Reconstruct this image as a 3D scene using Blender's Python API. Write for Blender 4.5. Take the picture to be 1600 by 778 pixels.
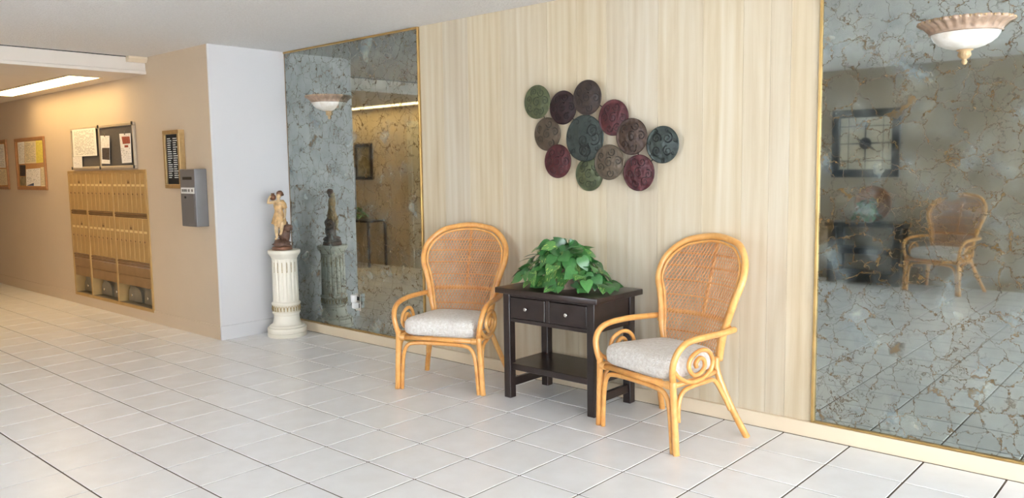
import bpy, bmesh, math, random
from mathutils import Vector, Matrix, Euler
random.seed(7)
PI = math.pi
SC = bpy.context.scene
COL = SC.collection
for o in list(bpy.data.objects):
    bpy.data.objects.remove(o, do_unlink=True)

# ------------------------------------------------------------------ camera
T = 0.34                                   # pitch of the floor tiles in metres
FPX, PITCH, YAW, ROLL = 1256.33, -0.1003, -0.7301, -0.0144
CAM = Vector((9.9784 * T, -6.8825 * T, 4.1376 * T))
FW = Vector((math.sin(YAW) * math.cos(PITCH), math.cos(YAW) * math.cos(PITCH), math.sin(PITCH)))
RT = Vector((math.cos(YAW), -math.sin(YAW), 0))
UP = RT.cross(FW)
RT, UP = math.cos(ROLL) * RT + math.sin(ROLL) * UP, -math.sin(ROLL) * RT + math.cos(ROLL) * UP
cd = bpy.data.cameras.new('camera')
cam = bpy.data.objects.new('camera', cd)
COL.objects.link(cam)
cd.sensor_fit = 'HORIZONTAL'
cd.sensor_width = 36
cd.lens = 36 * FPX / 1600
cd.clip_start = 0.05
M = Matrix((RT, UP, -FW)).transposed().to_4x4()
M.translation = CAM
cam.matrix_world = M
SC.camera = cam

# ------------------------------------------------------------------ world, daylight, exposure
world = bpy.data.worlds.new('overcast_sky')
SC.world = world
world.use_nodes = True
bg = world.node_tree.nodes['Background']
bg.inputs['Color'].default_value = (0.84, 0.93, 1.04, 1)
bg.inputs['Strength'].default_value = 15.5
def portal(loc, rz, sx, sy):               # guides sky sampling through a window opening, gives no light itself
    pl = bpy.data.lights.new('window_portal', 'AREA')
    pl.shape = 'RECTANGLE'
    pl.size, pl.size_y = sx, sy
    pl.cycles.is_portal = True
    po = bpy.data.objects.new('window_portal', pl)
    COL.objects.link(po)
    po.location = loc
    po.rotation_euler = (math.radians(90), 0, rz)
portal((9.16, -1.14, 1.2), math.radians(90), 5.6, 2.35)       # faces -X
portal((-1.22, -4.14, 1.51), math.radians(180), 1.1, 1.7)     # faces +Y, at the added light-evening window
portal((6.80, -4.14, 1.2), math.radians(180), 4.5, 2.35)      # faces +Y
sd = bpy.data.lights.new('sun', 'SUN')      # stands behind the building: lights the paving outside, never enters the lobby
sd.energy = 270
sd.angle = 0.02
sd.color = (1.0, 0.98, 0.96)
so = bpy.data.objects.new('sun', sd)
COL.objects.link(so)
so.rotation_euler = Vector((0.35, -0.45, -1.0)).to_track_quat('-Z', 'Y').to_euler()
SC.view_settings.view_transform = 'Standard'
SC.view_settings.look = 'None'
SC.view_settings.gamma = 1
SC.view_settings.use_curve_mapping = False
SC.view_settings.exposure = 0.15

# ------------------------------------------------------------------ pixel helpers (a pixel gives a direction only)
def ray(x, y):
    return FW + RT * ((x - 800) / FPX) + UP * ((389 - y) / FPX)
def onY(x, y, Y):
    r = ray(x, y)
    return CAM + r * ((Y - CAM.y) / r.y)
def onZ(x, y, Z=0.0):
    r = ray(x, y)
    return CAM + r * ((Z - CAM.z) / r.z)
def pix(p):
    d = Vector(p) - CAM
    z = d.dot(FW)
    if z < 0.05:
        return None
    return 800 + FPX * d.dot(RT) / z, 389 - FPX * d.dot(UP) / z

# ------------------------------------------------------------------ materials
def lin(v):
    v /= 255.0
    return v / 12.92 if v <= 0.04045 else ((v + 0.055) / 1.055) ** 2.4
def C8(r, g, b):
    return (lin(r), lin(g), lin(b), 1)
class NT:
    def __init__(s, name):
        s.m = bpy.data.materials.new(name)
        s.m.use_nodes = True
        s.t = s.m.node_tree
        s.n = s.t.nodes
        s.b = s.n['Principled BSDF']
        s.out = s.n['Material Output']
    def add(s, kind, **kw):
        nd = s.n.new(kind)
        for k, v in kw.items():
            if k.startswith('_'):
                setattr(nd, k[1:], v)
            else:
                s.set(nd, k, v)
        return nd
    def set(s, nd, k, v):
        i = nd.inputs[int(k[1:])] if (k[0] == 'i' and k[1:].isdigit()) else nd.inputs[k.replace('__', ' ')]
        if hasattr(v, 'is_output') or isinstance(v, bpy.types.NodeSocket):
            s.t.links.new(v, i)
        else:
            i.default_value = v
    def coord(s, out='Object', scale=None, rot=None, loc=None):
        tc = s.n.new('ShaderNodeTexCoord')
        o = tc.outputs[out]
        if scale or rot or loc:
            mp = s.n.new('ShaderNodeMapping')
            s.t.links.new(o, mp.inputs['Vector'])
            if scale: mp.inputs['Scale'].default_value = scale
            if rot: mp.inputs['Rotation'].default_value = rot
            if loc: mp.inputs['Location'].default_value = loc
            o = mp.outputs[0]
        return o
    def ramp(s, fac, stops, interp='LINEAR'):
        r = s.n.new('ShaderNodeValToRGB')
        r.color_ramp.interpolation = interp
        el = r.color_ramp.elements
        while len(el) < len(stops):
            el.new(0.5)
        for e, (p, c) in zip(el, stops):
            e.position = p
            e.color = c if len(c) == 4 else (*c, 1)
        s.t.links.new(fac, r.inputs[0])
        return r.outputs[0]
    def noise(s, vec, scale, detail=3, rough=0.5, dist=0.0):
        nd = s.add('ShaderNodeTexNoise', Scale=scale, Detail=detail, Roughness=rough, Distortion=dist)
        if vec is not None: s.t.links.new(vec, nd.inputs['Vector'])
        return nd.outputs[0]
    def math(s, op, a, b=None, c=None):
        nd = s.add('ShaderNodeMath', _operation=op)
        for i, v in enumerate((a, b, c)):
            if v is not None: s.set(nd, 'i%d' % i, v)
        return nd.outputs[0]
    def mix(s, fac, a, b):
        nd = s.add('ShaderNodeMix', _data_type='RGBA')
        s.set(nd, 'i0', fac); s.set(nd, 'i6', a); s.set(nd, 'i7', b)
        return nd.outputs[2]
    def bump(s, h, strength=0.3, dist=0.005):
        nd = s.add('ShaderNodeBump', Strength=strength, Distance=dist)
        s.t.links.new(h, nd.inputs['Height'])
        s.t.links.new(nd.outputs[0], s.b.inputs['Normal'])
    def base(s, c):
        s.set(s.b, 'Base Color', c)
    def par(s, **kw):
        for k, v in kw.items():
            s.set(s.b, k.replace('__', ' '), v)
        return s
MAT = {}
def plain(name, col, rough=0.5, metal=0.0, var=0.12, scale=30, bump=0.0, bscale=None, coat=0.0):
    n = NT(name)
    v = n.coord()
    f = n.noise(v, scale, 4)
    d = tuple(c * (1 - var) for c in col[:3]) + (1,)
    l = tuple(min(1, c * (1 + var)) for c in col[:3]) + (1,)
    n.base(n.ramp(f, [(0.3, d), (0.7, l)]))
    n.par(Roughness=rough, Metallic=metal)
    if coat: n.par(Coat__Weight=coat, Coat__Roughness=0.15)
    if bump: n.bump(n.noise(v, bscale or scale * 3, 4), bump, 0.004)
    MAT[name] = n.m
    return n.m

plain('paint_tan', C8(206, 187, 162), 0.6, var=0.02, scale=2, bump=0.08, bscale=180)
plain('paint_white', C8(214, 211, 210), 0.55, var=0.015, scale=2, bump=0.06, bscale=150)
plain('paint_beige', C8(176, 164, 146), 0.65, var=0.03, scale=2, bump=0.08, bscale=180)
plain('soffit_white', C8(222, 212, 200), 0.6, var=0.015, scale=3)
plain('baseboard_cream', C8(226, 208, 180), 0.42, var=0.02, scale=5)
plain('baseboard_white', C8(218, 214, 210), 0.42, var=0.02, scale=5)
plain('grout', C8(92, 80, 68), 0.9, var=0.15, scale=20)
plain('gold_trim', (0.50, 0.33, 0.12, 1), 0.32, 0.7, var=0.15, scale=12)
plain('brass', (0.50, 0.32, 0.12, 1), 0.5, 0.25, var=0.10, scale=9)
plain('brass_dark', (0.20, 0.11, 0.04, 1), 0.7, 0.0, var=0.15, scale=9)
plain('brass_panel', (0.30, 0.18, 0.08, 1), 0.55, 0.2, var=0.12, scale=9)
plain('card_ivory', C8(232, 208, 150), 0.6, var=0.04)
plain('black_hole', (0.012, 0.009, 0.006, 1), 0.7, var=0.1)
plain('bin_grey', C8(120, 112, 96), 0.35, var=0.2, scale=8)
plain('dark_wood', (0.021, 0.012, 0.010, 1), 0.30, var=0.35, scale=14, bump=0.05, bscale=60, coat=0.15)
plain('black_paint', (0.012, 0.012, 0.013, 1), 0.35, var=0.2)
plain('steel', (0.72, 0.70, 0.66, 1), 0.22, 1.0, var=0.05)
plain('box_grey', C8(122, 120, 120), 0.42, 0.35, var=0.04, scale=8)
plain('alu_frame', C8(196, 180, 156), 0.4, 0.3, var=0.06)
plain('board_grey', C8(86, 80, 74), 0.85, var=0.08, scale=60, bump=0.1)
plain('cork', C8(186, 138, 88), 0.9, var=0.22, scale=140, bump=0.3, bscale=220)
plain('frame_oak', C8(158, 112, 70), 0.5, var=0.15, scale=25)
plain('frame_brass', (0.45, 0.30, 0.13, 1), 0.4, 0.5, var=0.1)
plain('felt_black', (0.008, 0.008, 0.010, 1), 0.9, var=0.2, scale=90)
plain('letter_white', C8(225, 225, 220), 0.6, var=0.02)
plain('ink', C8(70, 62, 58), 0.8, var=0.2)
plain('ink_red', C8(150, 70, 50), 0.7, var=0.3, scale=60)
plain('print_dark', C8(66, 56, 52), 0.6, var=0.6, scale=45)
plain('print_blue', C8(60, 78, 110), 0.6, var=0.3, scale=40)
plain('plaster', C8(240, 232, 214), 0.45, var=0.02, scale=12, bump=0.05, bscale=50)
plain('plaster_gold', C8(176, 150, 96), 0.5, 0.2, var=0.3, scale=60)
plain('statue_cream', C8(206, 176, 132), 0.42, var=0.25, scale=30, bump=0.1, bscale=60)
plain('statue_tan', C8(196, 158, 106), 0.42, var=0.3, scale=38, bump=0.15, bscale=60)
plain('statue_brown', C8(112, 72, 46), 0.4, var=0.4, scale=34, bump=0.2, bscale=60)
plain('statue_rock', C8(104, 76, 60), 0.45, var=0.45, scale=32, bump=0.3, bscale=50)
plain('sconce_plaster', C8(160, 136, 116), 0.45, 0.15, var=0.25, scale=40, bump=0.12, bscale=90)
plain('sconce_gold', C8(176, 150, 112), 0.4, 0.3, var=0.2, scale=60)
plain('plastic_white', C8(238, 238, 236), 0.3, var=0.01)
plain('pot_taupe', C8(150, 130, 112), 0.8, var=0.2, scale=50, bump=0.2)
plain('stem_green', C8(92, 120, 58), 0.5, var=0.2)
plain('soil', C8(60, 44, 32), 0.95, var=0.4, scale=60, bump=0.4)
plain('door_white', C8(214, 206, 190), 0.5, var=0.02)
plain('picture_print', C8(140, 128, 98), 0.7, var=0.5, scale=14)
plain('concrete', C8(200, 200, 200), 0.9, var=0.1, scale=3)
plain('clock_tile', C8(206, 196, 176), 0.6, var=0.12, scale=12)
plain('tray_wicker', C8(156, 104, 66), 0.6, var=0.3, scale=70, bump=0.3)

def mk_ceiling():
    n = NT('ceiling_popcorn'); v = n.coord()
    f = n.noise(v, 95, 3, 0.6)
    n.base(n.ramp(f, [(0.3, C8(232, 229, 226)), (0.7, C8(243, 241, 239))]))
    n.par(Roughness=0.9); n.bump(n.noise(v, 75, 3, 0.6), 1.0, 0.012)
    MAT['ceiling_popcorn'] = n.m
mk_ceiling()
def mk_tile():
    n = NT('floor_tile_glaze')
    oi = n.add('ShaderNodeObjectInfo')
    v = n.coord()
    geo = n.add('ShaderNodeNewGeometry')
    f = n.noise(geo.outputs['Position'], 7, 4)
    c = n.ramp(f, [(0.3, C8(232, 230, 228)), (0.7, C8(239, 238, 237))])
    hs = n.add('ShaderNodeHueSaturation', Color=c)
    n.set(hs, 'Value', n.math('MULTIPLY_ADD', oi.outputs['Random'], 0.035, 0.98))
    n.base(hs.outputs[0])
    n.par(Roughness=0.30)
    mp = n.add('ShaderNodeMapping', Vector=geo.outputs['Position'], Rotation=(0, 0, 0.6), Scale=(1.0, 3.0, 1))
    h = n.noise(mp.outputs[0], 60, 3, 0.5)
    n.bump(h, 0.14, 0.0015)
    MAT['floor_tile_glaze'] = n.m
mk_tile()
def mk_panel():
    n = NT('whitewashed_panelling')
    oi = n.add('ShaderNodeObjectInfo')
    v = n.coord('Object')
    off = n.add('ShaderNodeVectorMath', _operation='MULTIPLY_ADD')
    n.set(off, 'i0', v)
    n.set(off, 'i1', (1.0, 1.0, 1.0))
    cb = n.add('ShaderNodeCombineXYZ', Z=n.math('MULTIPLY', oi.outputs['Random'], 17.0), X=n.math('MULTIPLY', oi.outputs['Random'], 31.0))
    n.set(off, 'i2', cb.outputs[0])
    m1 = n.add('ShaderNodeMapping', Vector=off.outputs[0], Scale=(14, 1, 0.5))
    m2 = n.add('ShaderNodeMapping', Vector=off.outputs[0], Scale=(5, 1, 0.40))
    g1 = n.noise(m1.outputs[0], 1.6, 6, 0.65, 0.5)
    g2 = n.noise(m2.outputs[0], 1.5, 4, 0.55, 1.2)
    wv = n.add('ShaderNodeTexWave', Vector=m2.outputs[0], Scale=1.1, Distortion=9.0, Detail=2.0, _bands_direction='X')
    wv.inputs['Detail Scale'].default_value = 0.6
    s = n.math('ADD', n.math('MULTIPLY', g1, 0.42), n.math('ADD', n.math('MULTIPLY', g2, 0.50), n.math('MULTIPLY', wv.outputs['Fac'], 0.08)))
    c = n.ramp(s, [(0.30, C8(190, 170, 138)), (0.5, C8(205, 190, 162)), (0.7, C8(216, 206, 186))])
    hs = n.add('ShaderNodeHueSaturation', Color=c, Saturation=n.math('MULTIPLY_ADD', oi.outputs['Random'], 0.2, 0.85),
               Value=n.math('MULTIPLY_ADD', oi.outputs['Random'], 0.05, 0.96))
    n.base(hs.outputs[0])
    n.par(Roughness=0.5); n.bump(g1, 0.03, 0.001)
    MAT['whitewashed_panelling'] = n.m
mk_panel()
def mk_mirror():
    n = NT('antique_veined_mirror')
    v = n.coord('Object')
    # warped coordinates for the veins
    nz = n.add('ShaderNodeTexNoise', Vector=v, Scale=7.0, Detail=4.0, Roughness=0.6)
    wp = n.add('ShaderNodeVectorMath', _operation='MULTIPLY_ADD')
    n.set(wp, 'i0', nz.outputs['Color']); n.set(wp, 'i1', (0.17, 0.0, 0.17)); n.set(wp, 'i2', v)
    nz2 = n.add('ShaderNodeTexNoise', Vector=v, Scale=34.0, Detail=3.0, Roughness=0.6)
    wp2 = n.add('ShaderNodeVectorMath', _operation='MULTIPLY_ADD')
    n.set(wp2, 'i0', nz2.outputs['Color']); n.set(wp2, 'i1', (0.05, 0.0, 0.05)); n.set(wp2, 'i2', wp.outputs[0])
    mp = n.add('ShaderNodeMapping', Vector=wp2.outputs[0], Scale=(1, 0.001, 1))
    def veins(scale, w):
        vo = n.add('ShaderNodeTexVoronoi', Vector=mp.outputs[0], Scale=scale, _feature='DISTANCE_TO_EDGE')
        return n.ramp(vo.outputs['Distance'], [(0.0, (1,) * 3), (w, (0,) * 3)])
    v1 = veins(8.5, 0.030)
    v2 = veins(18.0, 0.042)
    msk = n.ramp(n.noise(v, 3.6, 3, 0.6), [(0.50, (0,) * 3), (0.58, (1,) * 3)])
    msk2 = n.ramp(n.noise(v, 5.5, 3, 0.6), [(0.30, (0,) * 3), (0.42, (1,) * 3)])
    vein = n.math('MAXIMUM', n.math('MULTIPLY', v1, msk2), n.math('MULTIPLY', v2, msk))
    vein = n.math('MULTIPLY', vein, n.ramp(n.noise(v, 24, 2), [(0.34, (0.3,) * 3), (0.46, (1,) * 3)]))
    cl = n.noise(v, 5.5, 4, 0.5, 0.3)
    cloud = n.ramp(cl, [(0.40, (0.015,) * 3), (0.55, (0.12,) * 3), (0.75, (0.52,) * 3)])
    gl = n.add('ShaderNodeBsdfGlossy', Roughness=0.025)
    n.set(gl, 'Color', n.ramp(n.noise(v, 2.6, 3, 0.5), [(0.3, (0.35, 0.39, 0.38)), (0.7, (0.46, 0.50, 0.47))]))
    df = n.add('ShaderNodeBsdfDiffuse')
    n.set(df, 'Color', n.ramp(n.noise(v, 6.5, 4, 0.6), [(0.35, C8(112, 128, 136)), (0.55, C8(158, 168, 164)), (0.75, C8(212, 212, 190))]))
    vd = n.add('ShaderNodeBsdfDiffuse', Color=C8(92, 73, 44))
    m1 = n.add('ShaderNodeMixShader'); n.set(m1, 'i0', cloud)
    n.t.links.new(gl.outputs[0], m1.inputs[1]); n.t.links.new(df.outputs[0], m1.inputs[2])
    m2 = n.add('ShaderNodeMixShader'); n.set(m2, 'i0', n.math('MULTIPLY', vein, 0.92))
    n.t.links.new(m1.outputs[0], m2.inputs[1]); n.t.links.new(vd.outputs[0], m2.inputs[2])
    n.t.links.new(m2.outputs[0], n.out.inputs['Surface'])
    MAT['antique_veined_mirror'] = n.m
mk_mirror()
def mk_rattan(name, c0, c1, c2):
    n = NT(name)
    v = n.coord()
    f = n.noise(v, 14, 4, 0.6, 0.8)
    oi = n.add('ShaderNodeObjectInfo')
    f2 = n.math('ADD', n.math('MULTIPLY', f, 0.8), n.math('MULTIPLY', oi.outputs['Random'], 0.2))
    n.base(n.ramp(f2, [(0.3, c0), (0.55, c1), (0.8, c2)]))
    n.par(Roughness=0.3, Coat__Weight=0.35, Coat__Roughness=0.18)
    MAT[name] = n.m
mk_rattan('rattan_pole', C8(208, 140, 70), C8(226, 166, 92), C8(236, 184, 114))
mk_rattan('rattan_cane', C8(206, 140, 84), C8(222, 160, 106), C8(232, 176, 124))
mk_rattan('rattan_wrap', C8(202, 140, 70), C8(226, 170, 98), C8(236, 186, 118))
def mk_cushion():
    n = NT('knit_fabric')
    v = n.coord()
    f = n.noise(v, 60, 3)
    n.base(n.ramp(f, [(0.3, C8(216, 206, 194)), (0.7, C8(236, 230, 222))]))
    vo = n.add('ShaderNodeTexVoronoi', Vector=v, Scale=130.0)
    n.par(Roughness=0.95); n.bump(vo.outputs['Distance'], 0.9, 0.006)
    n.par(Sheen__Weight=0.2)
    MAT['knit_fabric'] = n.m
mk_cushion()
def mk_leaf(name, a, b, streak=0.0):
    n = NT(name)
    v = n.coord('Object')
    oi = n.add('ShaderNodeObjectInfo')
    f = n.noise(v, 5, 3)
    c = n.ramp(n.math('ADD', n.math('MULTIPLY', f, 0.5), n.math('MULTIPLY', oi.outputs['Random'], 0.5)), [(0.2, a), (0.8, b)])
    if streak:
        mp = n.add('ShaderNodeMapping', Vector=v, Scale=(2.2, 9, 1), Rotation=(0, 0, 0.5))
        of = n.add('ShaderNodeVectorMath', _operation='ADD'); n.set(of, 'i0', mp.outputs[0]); n.set(of, 'i1', oi.outputs['Location'])
        st = n.ramp(n.noise(of.outputs[0], 1.4, 3), [(0.56, (0,) * 3), (0.66, (1,) * 3)])
        c = n.mix(n.math('MULTIPLY', st, streak), c, C8(206, 214, 120))
    n.base(c)
    n.par(Roughness=0.28, Subsurface__Weight=0.0)
    n.par(Coat__Weight=0.1, Coat__Roughness=0.3)
    MAT[name] = n.m
mk_leaf('leaf_deep', C8(30, 70, 32), C8(52, 104, 50))
mk_leaf('leaf_mid', C8(44, 96, 46), C8(82, 138, 72))
mk_leaf('leaf_variegated', C8(46, 100, 46), C8(88, 136, 70), 0.7)
def mk_paper(name, col, rows=26, ink=C8(96, 88, 80), dens=0.47):
    n = NT(name)
    v = n.coord('Generated')
    sx = n.add('ShaderNodeSeparateXYZ', Vector=v)
    band = n.math('GREATER_THAN', n.math('FRACT', n.math('MULTIPLY', sx.outputs['Z'], float(rows))), 0.55)
    rowid = n.math('FLOOR', n.math('MULTIPLY', sx.outputs['Z'], float(rows)))
    cb = n.add('ShaderNodeCombineXYZ', X=n.math('MULTIPLY', sx.outputs['X'], 9.0), Y=n.math('MULTIPLY', rowid, 3.7))
    wd = n.math('GREATER_THAN', n.noise(cb.outputs[0], 1.6, 2), dens)
    ed = n.math('MULTIPLY', n.math('GREATER_THAN', sx.outputs['X'], 0.09), n.math('LESS_THAN', sx.outputs['X'], 0.91))
    ez = n.math('MULTIPLY', n.math('GREATER_THAN', sx.outputs['Z'], 0.06), n.math('LESS_THAN', sx.outputs['Z'], 0.94))
    f = n.math('MULTIPLY', n.math('MULTIPLY', band, wd), n.math('MULTIPLY', ed, ez))
    n.base(n.mix(n.math('MULTIPLY', f, 0.6), col, ink))
    n.par(Roughness=0.7)
    MAT[name] = n.m
mk_paper('paper_white', C8(236, 232, 222))
mk_paper('paper_sparse', C8(238, 233, 226), 18, dens=0.55)
mk_paper('paper_cream', C8(228, 212, 176), 22)
mk_paper('paper_yellow', C8(232, 214, 96), 20, C8(150, 130, 60))
def mk_emit(name, col, strength):
    n = NT(name)
    e = n.add('ShaderNodeEmission', Color=col, Strength=strength)
    n.t.links.new(e.outputs[0], n.out.inputs['Surface'])
    MAT[name] = n.m
mk_emit('diffuser_glow', (1.0, 0.70, 0.32, 1), 9.5)
def mk_bowl():
    n = NT('frosted_glass')
    f = n.noise(n.coord(), 14, 4, 0.6, 0.5)
    n.base(n.ramp(f, [(0.35, C8(222, 214, 200)), (0.6, C8(240, 236, 228))]))
    n.par(Roughness=0.32, Coat__Weight=0.3)
    MAT['frosted_glass'] = n.m
mk_bowl()
def mk_glass():
    n = NT('clear_glass')
    tr = n.add('ShaderNodeBsdfTransparent'); gl = n.add('ShaderNodeBsdfGlossy', Roughness=0.01)
    mx = n.add('ShaderNodeMixShader'); n.set(mx, 'i0', 0.06)
    n.t.links.new(tr.outputs[0], mx.inputs[1]); n.t.links.new(gl.outputs[0], mx.inputs[2])
    n.t.links.new(mx.outputs[0], n.out.inputs['Surface'])
    MAT['clear_glass'] = n.m
mk_glass()
def mk_disc(key, col, dark):
    n = NT(key)
    v = n.coord()
    f = n.noise(v, 26, 5, 0.65, 0.6)
    n.base(n.ramp(f, [(0.3, dark), (0.62, col)]))
    n.par(Roughness=0.33, Metallic=0.35)
    vo = n.add('ShaderNodeTexVoronoi', Vector=v, Scale=46.0, _feature='SMOOTH_F1')
    n.bump(vo.outputs['Distance'], 0.5, 0.006)
    MAT[key] = n.m
DISC = {'green': (C8(120, 130, 92), C8(86, 94, 66)), 'plum': (C8(66, 40, 44), C8(38, 24, 28)), 'brown': (C8(86, 70, 62), C8(52, 42, 40)),
        'crimson': (C8(112, 54, 58), C8(76, 36, 42)), 'umber': (C8(98, 76, 62), C8(64, 46, 38)), 'teal': (C8(82, 94, 88), C8(50, 62, 60)),
        'taupe': (C8(128, 112, 92), C8(94, 80, 64))}
for k, (a, b) in DISC.items():
    a, b = tuple(c * .55 for c in a[:3]) + (1,), tuple(c * .5 for c in b[:3]) + (1,)
    mk_disc('disc_' + k, a, b)
    plain('relief_' + k, tuple(c * 0.55 for c in b[:3]) + (1,), 0.45, 0.2, var=0.2)

# ------------------------------------------------------------------ mesh helpers
def wloc(o):
    v = Vector((0, 0, 0))
    while o is not None:
        v += o.location
        o = o.parent
    return v
class G:
    """collects shapes that become ONE mesh object"""
    def __init__(s):
        s.v, s.f, s.sm = [], [], []
    def addm(s, vs, fs, smooth=False):
        b = len(s.v)
        s.v += [tuple(v) for v in vs]
        s.f += [tuple(i + b for i in f) for f in fs]
        s.sm += [smooth] * len(fs)
        return s
    def box(s, x0, x1, y0, y1, z0, z1, b=0.0, seg=1):
        if x1 < x0: x0, x1 = x1, x0
        if y1 < y0: y0, y1 = y1, y0
        if z1 < z0: z0, z1 = z1, z0
        if b <= 0:
            vs = [(x, y, z) for x in (x0, x1) for y in (y0, y1) for z in (z0, z1)]
            return s.addm(vs, [(0, 1, 3, 2), (4, 6, 7, 5), (0, 4, 5, 1), (2, 3, 7, 6), (0, 2, 6, 4), (1, 5, 7, 3)])
        bm = bmesh.new()
        bmesh.ops.create_cube(bm, size=1)
        for v in bm.verts:
            v.co = Vector((x0 if v.co.x < 0 else x1, y0 if v.co.y < 0 else y1, z0 if v.co.z < 0 else z1))
        b = min(b, 0.45 * min(x1 - x0, y1 - y0, z1 - z0))
        bmesh.ops.bevel(bm, geom=bm.edges[:], offset=b, segments=seg, affect='EDGES', profile=0.5)
        bm.verts.index_update()
        s.addm([v.co[:] for v in bm.verts], [[v.index for v in f.verts] for f in bm.faces], seg > 1)
        bm.free()
        return s
    def prism(s, pts, y0, y1):
        """polygon in (x,z) extruded along y"""
        n = len(pts)
        vs = [(x, y0, z) for x, z in pts] + [(x, y1, z) for x, z in pts]
        fs = [tuple(range(n)), tuple(range(2 * n - 1, n - 1, -1))] + [((i + 1) % n, i, n + i, n + (i + 1) % n) for i in range(n)]
        return s.addm(vs, fs)
    def tube(s, pts, r, n=8, caps=True, closed=False, flat=1.0):
        P = [Vector(p) for p in pts]
        m = len(P)
        R = r if hasattr(r, '__len__') else [r] * m
        vs, fs = [], []
        ref = None
        for i in range(m):
            if closed:
                t = P[(i + 1) % m] - P[i - 1]
            else:
                t = P[min(i + 1, m - 1)] - P[max(i - 1, 0)]
            if t.length < 1e-9: t = Vector((0, 0, 1))
            t.normalize()
            if ref is None:
                ref = Vector((0, 0, 1)) if abs(t.z) < 0.9 else Vector((0, 1, 0))
                ref = (ref - t * ref.dot(t)).normalized()
            else:
                ref = ref - t * ref.dot(t)
                if ref.length < 1e-6: ref = t.orthogonal()
                ref.normalize()
            bi = t.cross(ref)
            for k in range(n):
                a = 2 * PI * k / n
                vs.append(P[i] + (ref * math.cos(a) + bi * math.sin(a) * flat) * R[i])
        for i in range(m if closed else m - 1):
            j = (i + 1) % m
            for k in range(n):
                l = (k + 1) % n
                fs.append((i * n + k, i * n + l, j * n + l, j * n + k))
        s.addm(vs, fs, True)
        if caps and not closed:
            b = len(s.v) - len(vs)
            s.f += [tuple(b + k for k in range(n - 1, -1, -1)), tuple(b + (m - 1) * n + k for k in range(n))]
            s.sm += [False, False]
        return s
    def lathe(s, prof, n=32, c=(0, 0, 0), a0=0.0, a1=2 * PI, mod=None, caps=True, smooth=True):
        full = abs(a1 - a0 - 2 * PI) < 1e-6
        m = n if full else n + 1
        vs, fs = [], []
        for (r, z) in prof:
            for k in range(m):
                a = a0 + (a1 - a0) * k / n
                rr = r * (mod(a, z) if mod else 1.0)
                vs.append((c[0] + rr * math.cos(a), c[1] + rr * math.sin(a), c[2] + z))
        for i in range(len(prof) - 1):
            for k in range(n):
                l = (k + 1) % m
                fs.append((i * m + k, i * m + l, (i + 1) * m + l, (i + 1) * m + k))
        s.addm(vs, fs, smooth)
        if caps and full:
            b = len(s.v) - len(vs)
            s.f += [tuple(b + k for k in range(m - 1, -1, -1)), tuple(b + (len(prof) - 1) * m + k for k in range(m))]
            s.sm += [False, False]
        return s
    def mesh(s, name, mat, off=(0, 0, 0)):
        me = bpy.data.meshes.new(name)
        o = Vector(off)
        me.from_pydata([Vector(v) - o for v in s.v], [], s.f)
        me.polygons.foreach_set('use_smooth', s.sm)
        if mat: me.materials.append(MAT[mat])
        me.update()
        return me
    def build(s, name, mat, parent=None, w=True, origin=None):
        """w: the vertices are world coordinates (parents unrotated)"""
        if parent is not None:
            off = wloc(parent) if w else Vector((0, 0, 0))
            ob = bpy.data.objects.new(name, s.mesh(name, mat, off))
            COL.objects.link(ob)
            ob.parent = parent
        else:
            org = Vector(origin) if origin else Vector((0, 0, 0))
            ob = bpy.data.objects.new(name, s.mesh(name, mat, org))
            COL.objects.link(ob)
            ob.location = org
        return ob
def thing(name, label, cat, loc=(0, 0, 0), rotz=0.0, group=None):
    o = bpy.data.objects.new(name, None)
    COL.objects.link(o)
    o.empty_display_size = 0.05
    o.location = loc
    o.rotation_euler = (0, 0, rotz)
    return tag(o, label, cat, group)
def tag(o, label, cat, group=None):
    o['label'] = label
    o['category'] = cat
    if group: o['group'] = group
    return o
def struct(o, label=None):
    o['kind'] = 'structure'
    if label: o['label'] = label
    return o
def dup(root, loc, rotz, label=None):
    r = root.copy(); COL.objects.link(r)
    r.location = loc; r.rotation_euler = (0, 0, rotz)
    if label: r['label'] = label
    for ch in list(root.children):
        c = ch.copy(); COL.objects.link(c); c.parent = r
        for g in ch.children:
            d = g.copy(); COL.objects.link(d); d.parent = c
    return r
def catmull(P, k=8, closed=False):
    P = [Vector(p) for p in P]
    n = len(P)
    if closed:
        g = lambda i: P[i % n]
        rng = range(n)
    else:
        Q = [P[0] * 2 - P[1]] + P + [P[-1] * 2 - P[-2]]
        g = lambda i: Q[i + 1]
        rng = range(n - 1)
    out = []
    for i in rng:
        a, b, c, d = g(i - 1), g(i), g(i + 1), g(i + 2)
        for j in range(k):
            t = j / k
            out.append(0.5 * (2 * b + (c - a) * t + (2 * a - 5 * b + 4 * c - d) * t * t + (3 * b - a - 3 * c + d) * t ** 3))
    if not closed: out.append(P[-1])
    return out

# ------------------------------------------------------------------ room dimensions (metres)
WY = 1.70            # face of the panelled back wall and its mirrors
BY = 1.681           # face of its baseboard
XR = -8.465 * T      # white return wall
MY = 2.905 * T       # mailbox wall
HC = 2.447           # lobby ceiling
XB = -11.86 * T      # fascia of the lower hall ceiling
HS = 2.300           # hall ceiling
OY = -3.98           # lobby wall opposite
HY = -1.86           # hall wall opposite the mailboxes
XE = -11.2           # end of the hall
XW = 9.00            # glazed wall

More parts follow.
